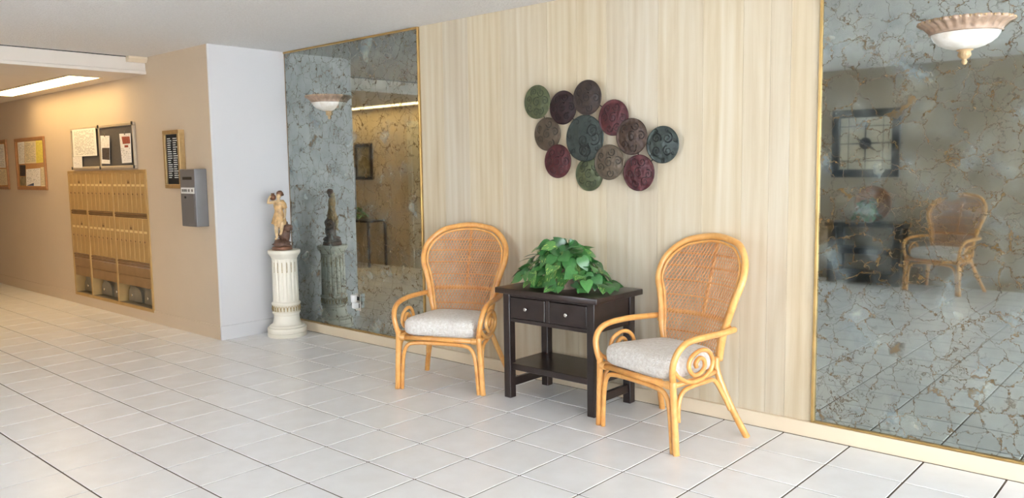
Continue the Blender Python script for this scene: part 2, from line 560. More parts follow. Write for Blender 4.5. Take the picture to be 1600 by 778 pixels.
# floor: slab (shows as grout), single tiles as parts
g = G()
g.box(XE - .2, XW + .2, OY - .2, WY + .2, -0.12, -0.0035)
floor = struct(g.build('floor', 'grout'))
GR = 0.0044          # half joint
def tile_geo(w, d):
    c = 0.0018
    x, y = w / 2, d / 2
    vs = []
    for (q, z) in ((0, -0.006), (0, -0.0022), (c, 0.0)):
        vs += [(-x + q, -y + q, z), (x - q, -y + q, z), (x - q, y - q, z), (-x + q, y - q, z)]
    fs = [(8, 9, 10, 11)]
    for L in (0, 4):
        fs += [(L + k, L + (k + 1) % 4, L + 4 + (k + 1) % 4, L + 4 + k) for k in range(4)]
    return vs, fs
tiles = []
for i in range(-34, 27):
    for j in range(-13, 6):
        x0, x1, y0, y1 = i * T, (i + 1) * T, j * T, (j + 1) * T
        zones = []
        for (ax, bx, ay, by) in ((XB, XR, OY, MY), (XR, XW, OY, BY), (XE, XB, HY, MY)):
            a, b, c, d = max(x0, ax), min(x1, bx), max(y0, ay), min(y1, by)
            if b - a > 0.02 and d - c > 0.02: zones.append((a, b, c, d))
        # merge zones that meet inside one tile
        if len(zones) > 1:
            if all(abs(z[2] - zones[0][2]) < 1e-6 and abs(z[3] - zones[0][3]) < 1e-6 for z in zones):
                zones = [(min(z[0] for z in zones), max(z[1] for z in zones), zones[0][2], zones[0][3])]
        for z in zones:
            pp = [pix((x, y, 0)) for x in (z[0], z[1]) for y in (z[2], z[3])]
            area = 0
            if all(p is not None for p in pp):
                mx = sum(p[0] for p in pp) / 4; my = sum(p[1] for p in pp) / 4
                if -40 < mx < 1640 and my < 830:
                    (ax, ay), (bx, by), (cx, cy), (dx, dy) = pp
                    area = abs((dx - ax) * (by - cy) - (dy - ay) * (bx - cx)) / 2
            tiles.append((area, z))
tiles.sort(key=lambda t: -t[0])
tcache = {}
rest = G()
for k, (area, (a, b, c, d)) in enumerate(tiles):
    w, h = b - a - 2 * GR, d - c - 2 * GR
    vs, fs = tile_geo(w, h)
    cx, cy = (a + b) / 2, (c + d) / 2
    if k < 300 and area > 60:
        key = (round(w, 3), round(h, 3))
        if key not in tcache:
            tcache[key] = G().addm(vs, fs).mesh('floor_tile', 'floor_tile_glaze')
        o = bpy.data.objects.new('floor_tile', tcache[key])
        COL.objects.link(o)
        o.parent = floor
        o.location = (cx, cy, 0)
    else:
        rest.addm([(v[0] + cx, v[1] + cy, v[2]) for v in vs], fs)
o = rest.build('floor_tiles', 'floor_tile_glaze', floor)
o['kind'] = 'stuff'

# ceilings
g = G(); g.box(XB, XW + .2, OY - .2, WY + .3, HC, HC + .1)
struct(g.build('ceiling', 'ceiling_popcorn'))
g = G(); g.box(XE - .2, XB + .02, HY - .2, MY + .3, HS, HC + .1)
struct(g.build('ceiling', 'soffit_white'), 'lower flat ceiling of the mailbox hall')
g = G()
g.box(XB + .021, XB + .029, HY, MY - .002, HS + .028, HS + .033)
g.box(XB + .021, XB + .036, HY, MY - .002, HS - .003, HS + .026, .003)
struct(g.build('trim_1', 'soffit_white'))
g = G(); g.box(XB + .020, XB + .024, HY, MY - .002, HC - .007, HC - .0005)  # solid black strip, its colour stands for the shade in the joint
struct(g.build('trim_3', 'black_hole'), 'black strip painted as the shadow gap between the soffit face and the ceiling')
g = G(); g.prism([(XB + .021, HC - .002), (XB + .085, HC - .002), (XB + .085, HC - .022), (XB + .06, HC - .05), (XB + .021, HC - .05)], MY - .17, MY - .004)
tag(g.build('moulding_block', 'baseboard_cream', origin=(XB, MY, HC)), 'small cream moulding block tucked under the ceiling at the soffit end', 'moulding')

# walls
def wall(name, mat, *a):
    g = G(); g.box(*a)
    return struct(g.build(name, mat))
wall_back = wall('wall_back', 'baseboard_white', XR - .25, XW + .2, WY + .012, WY + .25, -.1, HC)
wall('wall_return', 'paint_white', XR - .12, XR, MY + .003, WY + .012, -.1, HC)
# mailbox wall with the opening for the mailbox unit
MX0, MX1, MZ0, MZ1 = -6.005, -4.125, 0.098, 1.442
g = G()
g.box(XE, MX0, MY, MY + .12, -.1, HC); g.box(MX1, XR - .122, MY, MY + .12, -.1, HC); g.box(XR - .122, XR - .001, MY, MY + .0028, -.1, HC)
g.box(MX0, MX1, MY, MY + .12, -.1, MZ0); g.box(MX0, MX1, MY, MY + .12, MZ1, HC)
struct(g.build('wall_hall_back', 'paint_tan'))
wall('wall_hall_front', 'paint_tan', XE, XB + .1, HY - .15, HY, -.1, HC)
wall('wall_hall_end', 'paint_tan', XE - .15, XE, HY - .15, MY + .3, -.1, HC)
wall('wall_left', 'paint_beige', XB, XB + .1, OY, HY - .15, -.1, HC)
FX0 = 4.60           # glazed entrance in the opposite wall, beyond what the mirrors show
g = G()
FILL_X0, FILL_X1 = -1.75, -0.70   # unseen window added to even out the light, outside what the mirrors show
g.box(XB, FILL_X0, OY - .15, OY, -.1, HC); g.box(FILL_X1, FX0, OY - .15, OY, -.1, HC)
g.box(FILL_X0, FILL_X1, OY - .15, OY, 2.32, HC); g.box(FILL_X0, FILL_X1, OY - .15, OY, -.1, .70); g.box(XW - .08, XW + .2, OY - .15, OY, -.1, HC)
g.box(FX0, XW - .08, OY - .15, OY, 2.32, HC); g.box(FX0, XW - .08, OY - .15, OY, -.1, .06)
struct(g.build('wall_front', 'paint_beige'))
def trim(name, mat, *a, b=.002):
    g = G(); g.box(*a, b)
    return struct(g.build(name, mat))
trim('trim_2', 'baseboard_white', XR - .010, XR + .002, MY - .004, MY + .012, 0.0, HC - .001)
trim('baseboard_back', 'baseboard_cream', XR + .013, XW, BY, WY + .012, 0.0, 0.079)
trim('baseboard_return', 'paint_white', XR, XR + .012, MY - .008, BY, 0.0, 0.118)
trim('baseboard_hall', 'paint_tan', XE, XR - .010, MY - .008, MY, 0.0, 0.118)
trim('baseboard_front', 'paint_beige', XB + .1, FX0 - .01, OY, OY + .012, 0.0, 0.09)
# panelling boards, each its own piece
gx = [onY(651.5, 45, WY).x + .022, -0.862, -0.610, -0.300, 0.100, 0.335]
gx += [onY(x, 330, WY).x for x in (948, 981, 1027, 1096, 1158, 1200, 1231)]
MRX = onY(1269.0, 661, WY).x
gx += [MRX - .004]
for k in range(len(gx) - 1):
    g = G()
    b = 0.0014
    x0, x1 = gx[k] + .0003, gx[k + 1] - .0003
    ya, yb = WY, WY + .0118
    vs = []
    for z in (0.0795, HC - .001):
        vs += [(x0, yb, z), (x0, ya + b, z), (x0 + b * .7, ya, z), (x1 - b * .7, ya, z), (x1, ya + b, z), (x1, yb, z)]
    fs = [(i, (i + 1) % 6, 6 + (i + 1) % 6, 6 + i) for i in range(6)] + [(5, 4, 3, 2, 1, 0), (6, 7, 8, 9, 10, 11)]
    g.addm(vs, fs)
    g.build('panel_board', 'whitewashed_panelling', wall_back)
g = G(); g.box(MRX + 1.78, XW, WY, WY + .0118, .0795, HC - .001)
g.build('panel_board', 'whitewashed_panelling', wall_back)
# glazed entrance wall at the right-hand end of the lobby (out of view, it brings the daylight)
g = G()
g.box(XW, XW + .15, OY, WY + .2, 2.32, HC); g.box(XW, XW + .15, OY, WY + .2, -.1, 0.06)
g.box(XW, XW + .15, OY, OY + .12, 0.06, 2.32); g.box(XW, XW + .15, WY - .04, WY + .2, 0.06, 2.32)
struct(g.build('wall_right', 'paint_white'))
ya, yb = OY + .12, WY - .04
nb = 5
for k in range(nb):
    y0, y1 = ya + (yb - ya) * k / nb, ya + (yb - ya) * (k + 1) / nb
    g = G()
    g.box(XW + .04, XW + .10, y0, y0 + .04, .06, 2.32); g.box(XW + .04, XW + .10, y1 - .04, y1, .06, 2.32)
    g.box(XW + .04, XW + .10, y0 + .04, y1 - .04, .06, .14); g.box(XW + .04, XW + .10, y0 + .04, y1 - .04, 2.26, 2.32)
    wdw = struct(g.build('window_%d' % (k + 1), 'alu_frame'))
    G().box(XW + .065, XW + .071, y0 + .04, y1 - .04, .14, 2.26).build('pane', 'clear_glass', wdw)
bays = [(FX0 + (XW - .08 - FX0) * k / 4, FX0 + (XW - .08 - FX0) * (k + 1) / 4, .06) for k in range(4)] + [(FILL_X0, FILL_X1, .70)]  # last bay is the added window that evens out the light
for k, (x0, x1, zb) in enumerate(bays):
    g = G()
    g.box(x0, x0 + .04, OY - .10, OY - .04, zb, 2.32); g.box(x1 - .04, x1, OY - .10, OY - .04, zb, 2.32)
    g.box(x0 + .04, x1 - .04, OY - .10, OY - .04, zb, zb + .08); g.box(x0 + .04, x1 - .04, OY - .10, OY - .04, 2.26, 2.32)
    wdw = struct(g.build('window_%d' % (k + 6), 'alu_frame'))
    G().box(x0 + .04, x1 - .04, OY - .071, OY - .065, zb + .08, 2.26).build('pane', 'clear_glass', wdw)
g = G(); g.box(-14, XW + .2, OY - 12, OY - .2, -.12, -.04); g.box(XW + .2, XW + 14, OY - 12, WY + 10, -.12, -.04)
struct(g.build('ground_outside', 'concrete'), 'pale concrete paving outside the glazed entrance')

# ------------------------------------------------------------------ mirrors
def mirror(x0, x1, z0, z1, label, tilt=0.0, lf=True):
    t = thing('wall_mirror', label, 'mirror', ((x0 + x1) / 2, WY, z0))
    f = 0.014
    gl = G()
    yA, yB = WY, WY - tilt * (z1 - z0)
    xa, xb = x0 + .004, x1 - .004
    vs = [(xa, yA, z0 + .002), (xb, yA, z0 + .002), (xb, yB, z1 - .002), (xa, yB, z1 - .002)]
    vs += [(v[0], WY + .011, v[2]) for v in vs]
    gl.addm(vs, [(0, 1, 2, 3), (7, 6, 5, 4), (1, 0, 4, 5), (2, 1, 5, 6), (3, 2, 6, 7), (0, 3, 7, 4)])
    gl.build('mirror_glass', 'antique_veined_mirror', t)
    yf = WY - .016
    G().box(x0, x0 + (f if lf else f * .45), yf if lf else WY - .003, WY + .011, z0, z1, .001).build('frame', 'gold_trim' if lf else 'brass_dark', t)
    G().box(x1 - f, x1, yf, WY + .011, z0, z1, .003).build('frame', 'gold_trim', t)
    G().box(x0 + f * .45, x1 - f, yf, WY + .011, z1 - f, z1, .003).build('frame', 'gold_trim', t)
    G().box(x0 + f * .45, x1 - f, yf, WY + .011, z0, z0 + f * .7, .003).build('frame', 'gold_trim', t)
    return t
mlx0, mlx1 = XR + .002, onY(651.5, 45, WY).x + .02
mirror(mlx0, mlx1, 0.081, HC - .003, 'tall veined antique mirror beside the white return wall and fluted pedestal', 0.0, False)
mirror(MRX - .003, MRX + 1.777, 0.0805, HC - .003, 'tall veined antique mirror reflecting a square clock and a black console', 0.0034)

# ------------------------------------------------------------------ sconces
def sconce(xc, zb, label):
    t = thing('wall_sconce', label, 'wall lamp', (xc, WY, zb), 0, 'half-bowl sconces on the mirrors')
    y = -.001
    fl = lambda a, z: 1 + 0.042 * math.cos(a * 28)
    rim = [(.186, .196), (.190, .188), (.184, .180), (.166, .172), (.152, .158), (.146, .146), (.148, .140), (.140, .138), (.138, .150), (.160, .182), (.178, .195), (.186, .196)]
    g = G().lathe(rim, 64, (0, y, 0), PI, 2 * PI, lambda a, z: fl(a, z) if z > .15 else 1.0)
    r = g.build('rim', 'sconce_plaster', t, w=False)
    b = G()
    for k in range(31):
        a = PI + PI * (k + .5) / 31
        for (rr, zz, s) in ((.188, .190, .006),):
            b.lathe([(0.0005, -s), (s * .8, -s * .6), (s, 0), (s * .8, s * .6), (0.0005, s)], 6, (rr * math.cos(a), y + rr * math.sin(a), zz), caps=False)
    b.build('beading', 'sconce_gold', r, w=False)
    bowl = [(.139, .142), (.136, .130), (.126, .112), (.106, .094), (.078, .080), (.048, .072), (.024, .069), (.024, .074), (.07, .086), (.118, .116), (.130, .142)]
    G().lathe(bowl, 48, (0, y, 0), PI, 2 * PI).build('glass_bowl', 'frosted_glass', t, w=False)
    fin = [(.012, .076), (.034, .071), (.034, .066), (.024, .062), (.026, .056), (.028, .046), (.022, .036), (.012, .030), (.010, .026), (.014, .018), (.010, .008), (.001, .001)]
    G().lathe(fin, 24, (0, y, 0), PI, 2 * PI, lambda a, z: 1 + (.06 * math.cos(a * 16) if .03 < z < .058 else 0)).build('finial', 'sconce_gold', t, w=False)
    G().box(-.13, .13, -.004, 0, .09, .185, .001).build('back_plate', 'sconce_plaster', t, w=False)
    return t
p = onY(515, 187, WY); sconce(p.x, p.z, 'fluted half-bowl sconce on the mirror above the statue')
p = onY(1507, 103, WY); sconce(p.x, p.z, 'fluted half-bowl sconce on the mirror that reflects the clock')

# ------------------------------------------------------------------ outlet and night light on the left mirror
p = onY(560, 472, WY)
t = thing('wall_outlet', 'small steel outlet plate set into the veined mirror near its foot', 'outlet', (p.x, WY, p.z))
G().box(-.036, .036, -.004, -.0005, -.072, .072, .0015).build('plate', 'steel', t, w=False)
for dz in (-.03, .03):
    G().box(-.016, .016, -.006, -.004, dz - .016, dz + .016, .001).build('socket', 'black_paint', t, w=False)
t2 = thing('night_light', 'white plug-in night light on the outlet of the veined mirror', 'night light', (p.x - .005, WY - .006, p.z))
g = G().tube([(0, -.035, .002), (0, -.035, .01), (0, -.035, .062), (0, -.035, .068)], [.020, .024, .026, .022], 14); g.build('shade', 'plastic_white', t2, w=False)
G().box(-.022, .022, -.045, -.0005, -.05, .0, .006).build('plug_body', 'plastic_white', t2, w=False)

# ------------------------------------------------------------------ hall light fixtures
def light_panel(x0, x1, y0, y1, label):
    t = thing('ceiling_light', label, 'ceiling light', ((x0 + x1) / 2, (y0 + y1) / 2, HS))
    f = .018
    for a in ((x0 - f, x1 + f, y0 - f, y0), (x0 - f, x1 + f, y1, y1 + f), (x0 - f, x0, y0, y1), (x1, x1 + f, y0, y1)):
        G().box(*a, HS - .008, HS - .0005, .002).build('frame', 'alu_frame', t)
    G().box(x0, x1, y0, y1, HS - .006, HS - .0005).build('diffuser', 'diffuser_glow', t)
light_panel(-6.94, -4.50, .515, .78, 'glowing rectangular ceiling light above the brass mailboxes')
light_panel(-6.94, -4.50, -1.70, -1.44, 'glowing rectangular ceiling light on the hall side with the framed picture')

# ------------------------------------------------------------------ mailbox unit
t = thing('mailbox_unit', 'brass bank of wall mailboxes with open parcel bins below', 'mailboxes', ((MX0 + MX1) / 2, MY, MZ0))
cols = [(MX0, -5.537, 4), (-5.537, -4.878, 6), (-4.878, MX1, 7)]
yF = MY - .012
g = G()
g.box(MX0 - .012, MX0 + .014, yF, MY + .10, MZ0, MZ1, .002); g.box(MX1 - .014, MX1 + .012, yF, MY + .10, MZ0, MZ1, .002)
g.box(MX0 + .014, MX1 - .014, yF, MY + .10, MZ1 - .028, MZ1, .002); g.box(MX0 + .014, MX1 - .014, yF, MY + .10, MZ0, MZ0 + .03, .002)
g.build('frame', 'brass', t)
for xd in (-5.537, -4.878):
    G().box(xd - .016, xd + .016, yF - .004, MY + .10, MZ0 + .03, MZ1 - .028, .003).build('post', 'brass', t)
door_cache = {}
for (xa, xb, n) in cols:
    xa += .016; xb -= .016
    for (z0, z1) in ((1.030, 1.414), (0.562, 0.982)):
        w = (xb - xa) / n
        for k in range(n):
            x = xa + w * (k + .5)
            key = (round(w, 4), round(z1 - z0, 3))
            if key not in door_cache:
                h = z1 - z0
                door_cache[key] = (G().box(-w / 2 + .004, w / 2 - .004, -.012, 0, 0, h, .004).mesh('mailbox_door', 'brass'),
                                   G().box(-w * .33, w * .33, -.0125, -.010, h * .66, h * .715, .001).mesh('name_card', 'card_ivory'),
                                   G().tube([(-w * .16, -.0105, h * .47), (-w * .16, -.016, h * .47)], .0095, 8).mesh('lock', 'brass_dark'))
            me = door_cache[key]
            d = bpy.data.objects.new('mailbox_door', me[0]); COL.objects.link(d); d.parent = t
            d.location = Vector((x, MY + .0025, z0)) - wloc(t)
            c = bpy.data.objects.new('name_card', me[1]); COL.objects.link(c); c.parent = d
            l = bpy.data.objects.new('lock', me[2]); COL.objects.link(l); l.parent = d
            if k == n // 2:
                h = z1 - z0
                m = G().box(-.021, .021, -.014, -.010, h * .735, h * .79, .002)
                m.prism([(-.006, h * .79), (.006, h * .79), (.004, h * .83), (-.004, h * .83)], -.013, -.010)
                e = bpy.data.objects.new('master_lock', m.mesh('master_lock', 'brass_dark')); COL.objects.link(e); e.parent = d
    G().box(xa - .010, xb + .010, MY + .003, MY + .018, .56, 1.416).build('backing', 'black_hole', t)
    # bands between the rows, lower plates and bins
    for (z0, z1) in ((.985, 1.027), (.512, .558)):
        zm = (z0 + z1) / 2
        g = G(); g.box(xa, xb, yF + .004, MY + .02, z0, zm - .002, .002); g.box(xa, xb, yF + .002, MY + .02, zm + .002, z1, .002)
        g.build('band', 'brass_dark', t)
    G().box(xa, xb, yF + .004, MY + .02, .418, .508, .002).build('cover_plate', 'brass_panel', t)
    G().box(xa, xb, yF + .006, MY + .02, .318, .415, .002).build('cover_plate', 'brass_panel', t)
    g = G()      # open bin: back, top, floor
    g.box(xa - .014, xb + .014, MY + .095, MY + .10, MZ0 + .03, .50); g.box(xa - .014, xb + .014, MY + .02, MY + .095, .318, .324)
    g.box(xa - .014, xb + .014, MY - .002, MY + .095, MZ0 + .03, MZ0 + .034)
    g.build('bin', 'bin_grey', t)
    nn = 1 if n == 4 else 2
    for k in range(nn):
        xa2, xb2 = xa + (xb - xa) * k / nn + .012, xa + (xb - xa) * (k + 1) / nn - .012
        g = G()
        pts = []
        for q in range(13):
            a = PI * q / 12
            pts.append(((xa2 + xb2) / 2 - (xb2 - xa2) * .46 * math.cos(a), MZ0 + .04 + .15 * math.sin(a) ** .5))
        g.prism(pts, MY + .066, MY + .092)
        g.build('bin_flap', 'bin_grey', t)
        G().tube([((xa2 * .7 + xb2 * .3), MY + .060, MZ0 + .10), ((xa2 * .7 + xb2 * .3), MY + .067, MZ0 + .10)], .014, 10).build('latch', 'steel', t)

# ------------------------------------------------------------------ boards on the mailbox wall
def quad_on(y, *px):
    return [(onY(a, b, y).x, onY(a, b, y).z) for a, b in px]
def rect(y, p0, p1):
    a, b = onY(*p0, y), onY(*p1, y)
    return min(a.x, b.x), max(a.x, b.x), min(a.z, b.z), max(a.z, b.z)
def paper(name, mat, y, corners, label, cat='paper', group=None):
    q = quad_on(y, *corners)
    cx = sum(p[0] for p in q) / 4; cz = min(p[1] for p in q)
    o = G().prism(q, y - .0012, y + .0002).build(name, mat, origin=(cx, y, cz))
    return tag(o, label, cat, group)
nx0, nx1, nz0, nz1 = -5.83, -4.292, 1.456, 1.888
yb_ = MY - .001
t = thing('bulletin_board', 'dark grey bulletin board in a metal frame above the mailboxes', 'notice board', ((nx0 + nx1) / 2, MY, nz0))
G().box(nx0 + .02, nx1 - .02, MY - .014, yb_, nz0 + .02, nz1 - .02).build('panel', 'board_grey', t)
for a in ((nx0, nx1, nz1 - .028, nz1), (nx0, nx1, nz0, nz0 + .028)):
    G().box(a[0], a[1], MY - .028, yb_, a[2], a[3], .004).build('frame', 'alu_frame', t)
for a in ((nx0, nx0 + .024), (nx1 - .024, nx1)):
    G().box(a[0], a[1], MY - .027, yb_, nz0 + .028, nz1 - .028, .004).build('frame', 'alu_frame', t)
G().box(-5.10, -5.076, MY - .024, MY - .014, nz0 + .028, nz1 - .028, .002).build('divider', 'alu_frame', t)
for cx, cz in ((nx0 + .012, nz0 + .014), (nx1 - .012, nz0 + .014), (nx1 - .012, nz1 - .010), (-5.088, nz1 - .010), (-5.088, nz0 + .012)):
    G().box(cx - .018, cx + .018, MY - .031, MY - .0285, cz - .015, cz + .015, .004).build('corner_cap', 'black_paint', t)
yp = MY - .0295
paper('calendar_sheet', 'paper_white', yp, [(112.5, 203), (149, 199.5), (152, 243), (115, 245)], 'wide white printed calendar sheet on the grey bulletin board')
paper('notice_sheet', 'paper_sparse', yp + .001, [(114, 245.5), (128, 244.5), (129, 262), (115, 262)], 'small white notice hanging below the calendar sheet')
def leaflet(corners, pics, label):
    q = quad_on(yp, *corners)
    cx = sum(p[0] for p in q) / 4; cz = min(p[1] for p in q)
    t = thing('leaflet', label, 'leaflet', (cx, yp, cz))
    G().prism(q, yp - .0015, yp).build('sheet', 'paper_sparse', t)
    for m, c in pics:
        G().prism(quad_on(yp - .0016, *c), yp - .0022, yp - .0016).build('printed_picture', m, t)
    tx, tz = (q[0][0] + q[1][0]) / 2, max(q[0][1], q[1][1])
    G().box(tx - .009, tx + .009, yp - .005, yp - .0023, tz - .016, tz + .02, .001).build('clip', 'steel', t)
leaflet([(157, 212), (171, 212), (172, 256), (159, 255.5)], [('print_dark', [(159.5, 231), (171, 231), (171.3, 250), (160, 249)])], 'narrow white leaflet with a dark photo in the middle of the bulletin board')
leaflet([(186.5, 209), (204, 208), (206, 254), (191, 255)], [('ink_red', [(190, 213.5), (202.5, 213), (203.5, 224), (192, 225)]), ('ink_red', [(194.5, 227), (200, 226.7), (200.5, 230), (195, 230.5)])],
        'white leaflet with a red-brown photo on the grey bulletin board')
def cork(x0, x1, z0, z1, label):
    t = thing('cork_board', label, 'notice board', ((x0 + x1) / 2, MY, z0))
    f = .034
    G().box(x0 + f, x1 - f, MY - .012, yb_, z0 + f, z1 - f).build('cork_panel', 'cork', t)
    G().box(x0, x1, MY - .022, yb_, z1 - f, z1, .004).build('frame', 'frame_oak', t)
    G().box(x0, x1, MY - .022, yb_, z0, z0 + f, .004).build('frame', 'frame_oak', t)
    G().box(x0, x0 + f, MY - .022, yb_, z0 + f, z1 - f, .004).build('frame', 'frame_oak', t)
    G().box(x1 - f, x1, MY - .022, yb_, z0 + f, z1 - f, .004).build('frame', 'frame_oak', t)
cork(-7.625, -6.648, 1.232, 1.842, 'oak-framed cork board with a yellow sheet at its top corner')
cork(-8.93, -7.945, 1.232, 1.848, 'oak-framed cork board farther down the hall past the yellow sheet')
k = lambda a, b: (a / 6.48, 190 + b / 6.48)
yc = MY - .0135
paper('pinned_sheet', 'paper_white', yc, [k(178, 212), k(246, 204), k(250, 425), k(192, 430)], 'white sheet at the top corner of the cork board, opposite the yellow one')
paper('pinned_sheet', 'paper_cream', yc - .0015, [k(250, 204), k(360, 196), k(366, 420), k(255, 425)], 'cream sheet between the white and yellow sheets')
paper('pinned_sheet', 'paper_yellow', yc, [k(362, 194), k(426, 190), k(437, 412), k(368, 420)], 'yellow sheet pinned on the oak-framed cork board')
paper('pinned_photo', 'print_dark', yc, [k(198, 440), k(258, 440), k(258, 552), k(203, 552)], 'dark photo print pinned on the lower half of the cork board', 'photo')
paper('pinned_photo', 'picture_print', yc, [k(202, 560), k(262, 560), k(264, 648), k(206, 648)], 'olive photo print pinned below the dark photo', 'photo')
paper('pinned_sheet', 'paper_sparse', yc - .0015, [k(264, 482), k(408, 470), k(412, 652), k(268, 652)], 'large white sheet on the lower half of the cork board')
paper('pinned_sheet', 'paper_cream', yc, [k(413, 462), k(450, 460), k(460, 655), k(416, 655)], 'tall narrow cream sheet at the lower edge of the cork board')
paper('pinned_card', 'print_blue', yc - .003, [k(272, 648), k(342, 620), k(343, 646), k(343, 650)], 'small dark blue corner of a card on the large white sheet', 'card')
paper('pinned_sheet', 'paper_white', yc, [(-12, 226), (6, 225), (9, 262), (-9, 262)], 'white sheet on the upper half of the farther cork board')
paper('pinned_sheet', 'paper_cream', yc, [(-10, 264), (10.5, 264), (12, 289), (-7, 290)], 'cream sheet on the lower half of the farther cork board')

# directory board
dx0, dx1, dz0, dz1, dd = -3.640, -3.338, 1.272, 1.776, .055
t = thing('directory_board', 'narrow black letter board in a gold frame above the grey drop box', 'directory', ((dx0 + dx1) / 2, MY, dz0))
f = .036
G().box(dx0 + f, dx1 - f, MY - dd + .016, yb_, dz0 + f, dz1 - f).build('felt', 'felt_black', t)
G().box(dx0, dx1, MY - dd, yb_, dz1 - f, dz1, .003).build('frame', 'frame_brass', t)
G().box(dx0, dx1, MY - dd, yb_, dz0, dz0 + f, .003).build('frame', 'frame_brass', t)
G().box(dx0, dx0 + f, MY - dd, yb_, dz0 + f, dz1 - f, .003).build('frame', 'frame_brass', t)
G().box(dx1 - f, dx1, MY - dd, yb_, dz0 + f, dz1 - f, .003).build('frame', 'frame_brass', t)
g = G()
rnd = random.Random(3)
for r in range(19):
    z = dz1 - f - .040 - r * .0187
    for c0, wmax in ((dx0 + f + .020, .086), (dx0 + f + .122, .092)):
        x = c0; end = c0 + wmax * rnd.uniform(.55, 1)
        while x < end:
            w = rnd.uniform(.006, .016)
            g.box(x, min(x + w, end), MY - dd + .0145, MY - dd + .016, z, z + .0075)
            x += w + rnd.uniform(.002, .005)
g.build('lettering', 'letter_white', t)
# drop box
bx0, bx1, bz0, bz1, bd = -3.247, -2.988, .957, 1.438, .108
t = thing('drop_box', 'grey metal payment drop box with a slot beside the wall corner', 'drop box', ((bx0 + bx1) / 2, MY, bz0))
G().box(bx0, bx1, MY - bd, yb_, bz0, bz1, .004).build('body', 'box_grey', t)
yf = MY - bd
dr = G().box(bx0 + .022, bx1 - .022, yf - .003, yf, bz0 + .03, bz1 - .15, .001).build('door', 'box_grey', t)
G().tube([(bx0 + .09, yf - .003, bz0 + .245), (bx0 + .09, yf - .010, bz0 + .245)], .010, 12).build('lock', 'black_paint', dr)
G().box(bx0 + .05, bx1 - .05, yf - .002, yf + .001, bz1 - .090, bz1 - .066).build('slot', 'black_hole', t)
lb = G().box(bx0 + .018, bx1 - .014, yf - .004, yf - .0005, bz1 - .205, bz1 - .155).build('label_strip', 'letter_white', t)
g = G(); x = bx0 + .035
rnd = random.Random(11)
while x < bx1 - .04:
    w = rnd.uniform(.008, .014)
    if rnd.random() > .14: g.box(x, x + w * .8, yf - .0048, yf - .004, bz1 - .190, bz1 - .168)
    x += w + .003
g.build('lettering', 'ink', lb)

# ------------------------------------------------------------------ metal disc wall art
t = thing('metal_wall_art', 'wall sculpture of twelve overlapping embossed metal discs in green, red, teal and brown', 'wall art', (.50, WY, 1.26))
discs = [(153, 192, .107, 'green', .045), (310, 226, .105, 'plum', .036), (457, 165, .106, 'brown', .052), (617, 287, .107, 'crimson', .030), (727, 402, .107, 'umber', .044),
         (915, 451, .106, 'teal', .032), (215, 387, .106, 'taupe', .022), (442, 412, .142, 'teal', .030), (278, 552, .106, 'crimson', .050), (470, 630, .104, 'green', .018),
         (590, 558, .106, 'taupe', .048), (771, 622, .106, 'crimson', .046)]
cen = []
def spiral(g, cx, cz, r, a0, turns, sgn, rad, yfun):
    pts = []
    n = int(14 * turns)
    for i in range(n + 1):
        u = i / n
        a = a0 + sgn * 2 * PI * turns * u
        rr = r * (1 - .88 * u)
        pts.append((cx + rr * math.cos(a), yfun(cx + rr * math.cos(a), cz + rr * math.sin(a)), cz + rr * math.sin(a)))
    g.tube(pts, [rad * (1 - .45 * i / n) for i in range(n + 1)], 5)
rnd = random.Random(5)
for (cx, cy, R, kc, dep) in discs:
    y = WY - dep
    p = onY(800 + cx / 3.889, 110 + cy / 3.889, y)
    cen.append((p.x, y, p.z, R))
    prof = [(R * .985, .0035), (R, .001), (R, -.002), (R * .97, -.004), (R * .93, -.0025), (R * .8, -.0045), (R * .5, -.007), (R * .2, -.0085), (.001, -.009)]
    vs = []; n = 40
    for (r, dy) in prof:
        for q in range(n):
            a = 2 * PI * q / n
            vs.append((p.x + r * math.cos(a), y + dy, p.z + r * math.sin(a)))
    fs = [(i * n + q, i * n + (q + 1) % n, (i + 1) * n + (q + 1) % n, (i + 1) * n + q) for i in range(len(prof) - 1) for q in range(n)]
    fs.append(tuple(range(n)))
    g = G().addm(vs, fs, True)
    d = g.build('disc', 'disc_' + kc, t)
    d['label'] = {'green': 'olive green embossed disc', 'plum': 'dark plum embossed disc', 'brown': 'dark brown disc', 'crimson': 'crimson embossed disc', 'umber': 'umber brown disc',
                  'teal': 'teal scroll disc', 'taupe': 'taupe disc'}[kc]
    yfun = lambda x, z, p=p, y=y, R=R: y - .0085 + .0058 * min(1, math.hypot(x - p.x, z - p.z) / R) ** 1.5
    g = G()
    rad = .0046 if kc in ('teal', 'plum') else .0034
    if kc == 'teal':
        for q in range(6 if R > .12 else 4):
            a = rnd.uniform(0, 6.3) if R > .12 else PI / 2 * q + PI / 4
            rr = R * (.55 if q else .1) if R > .12 else R * .48
            spiral(g, p.x + rr * math.cos(a + q * 1.25 * (R > .12)), p.z + rr * math.sin(a + q * 1.25 * (R > .12)), R * .3, rnd.uniform(0, 6), 1.6, 1 if q % 2 else -1, rad, yfun)
        for q in range(7):
            a = 2 * PI * q / 7 + .3
            spiral(g, p.x + R * .8 * math.cos(a), p.z + R * .8 * math.sin(a), R * .13, a, 1.1, 1 if q % 2 else -1, rad * .7, yfun)
    else:
        m = {'green': 7, 'plum': 6, 'crimson': 6}.get(kc, 5)
        for q in range(m):
            a = 2 * PI * q / m + rnd.uniform(-.2, .2)
            spiral(g, p.x + R * .62 * math.cos(a), p.z + R * .62 * math.sin(a), R * .25, a + 2, 1.4, 1 if q % 2 else -1, rad, yfun)
        spiral(g, p.x, p.z, R * .3, 1.0, 1.5, 1, rad, yfun)
    rk = 'relief_' + kc
    g.build('scroll_relief', rk, d)
g = G()
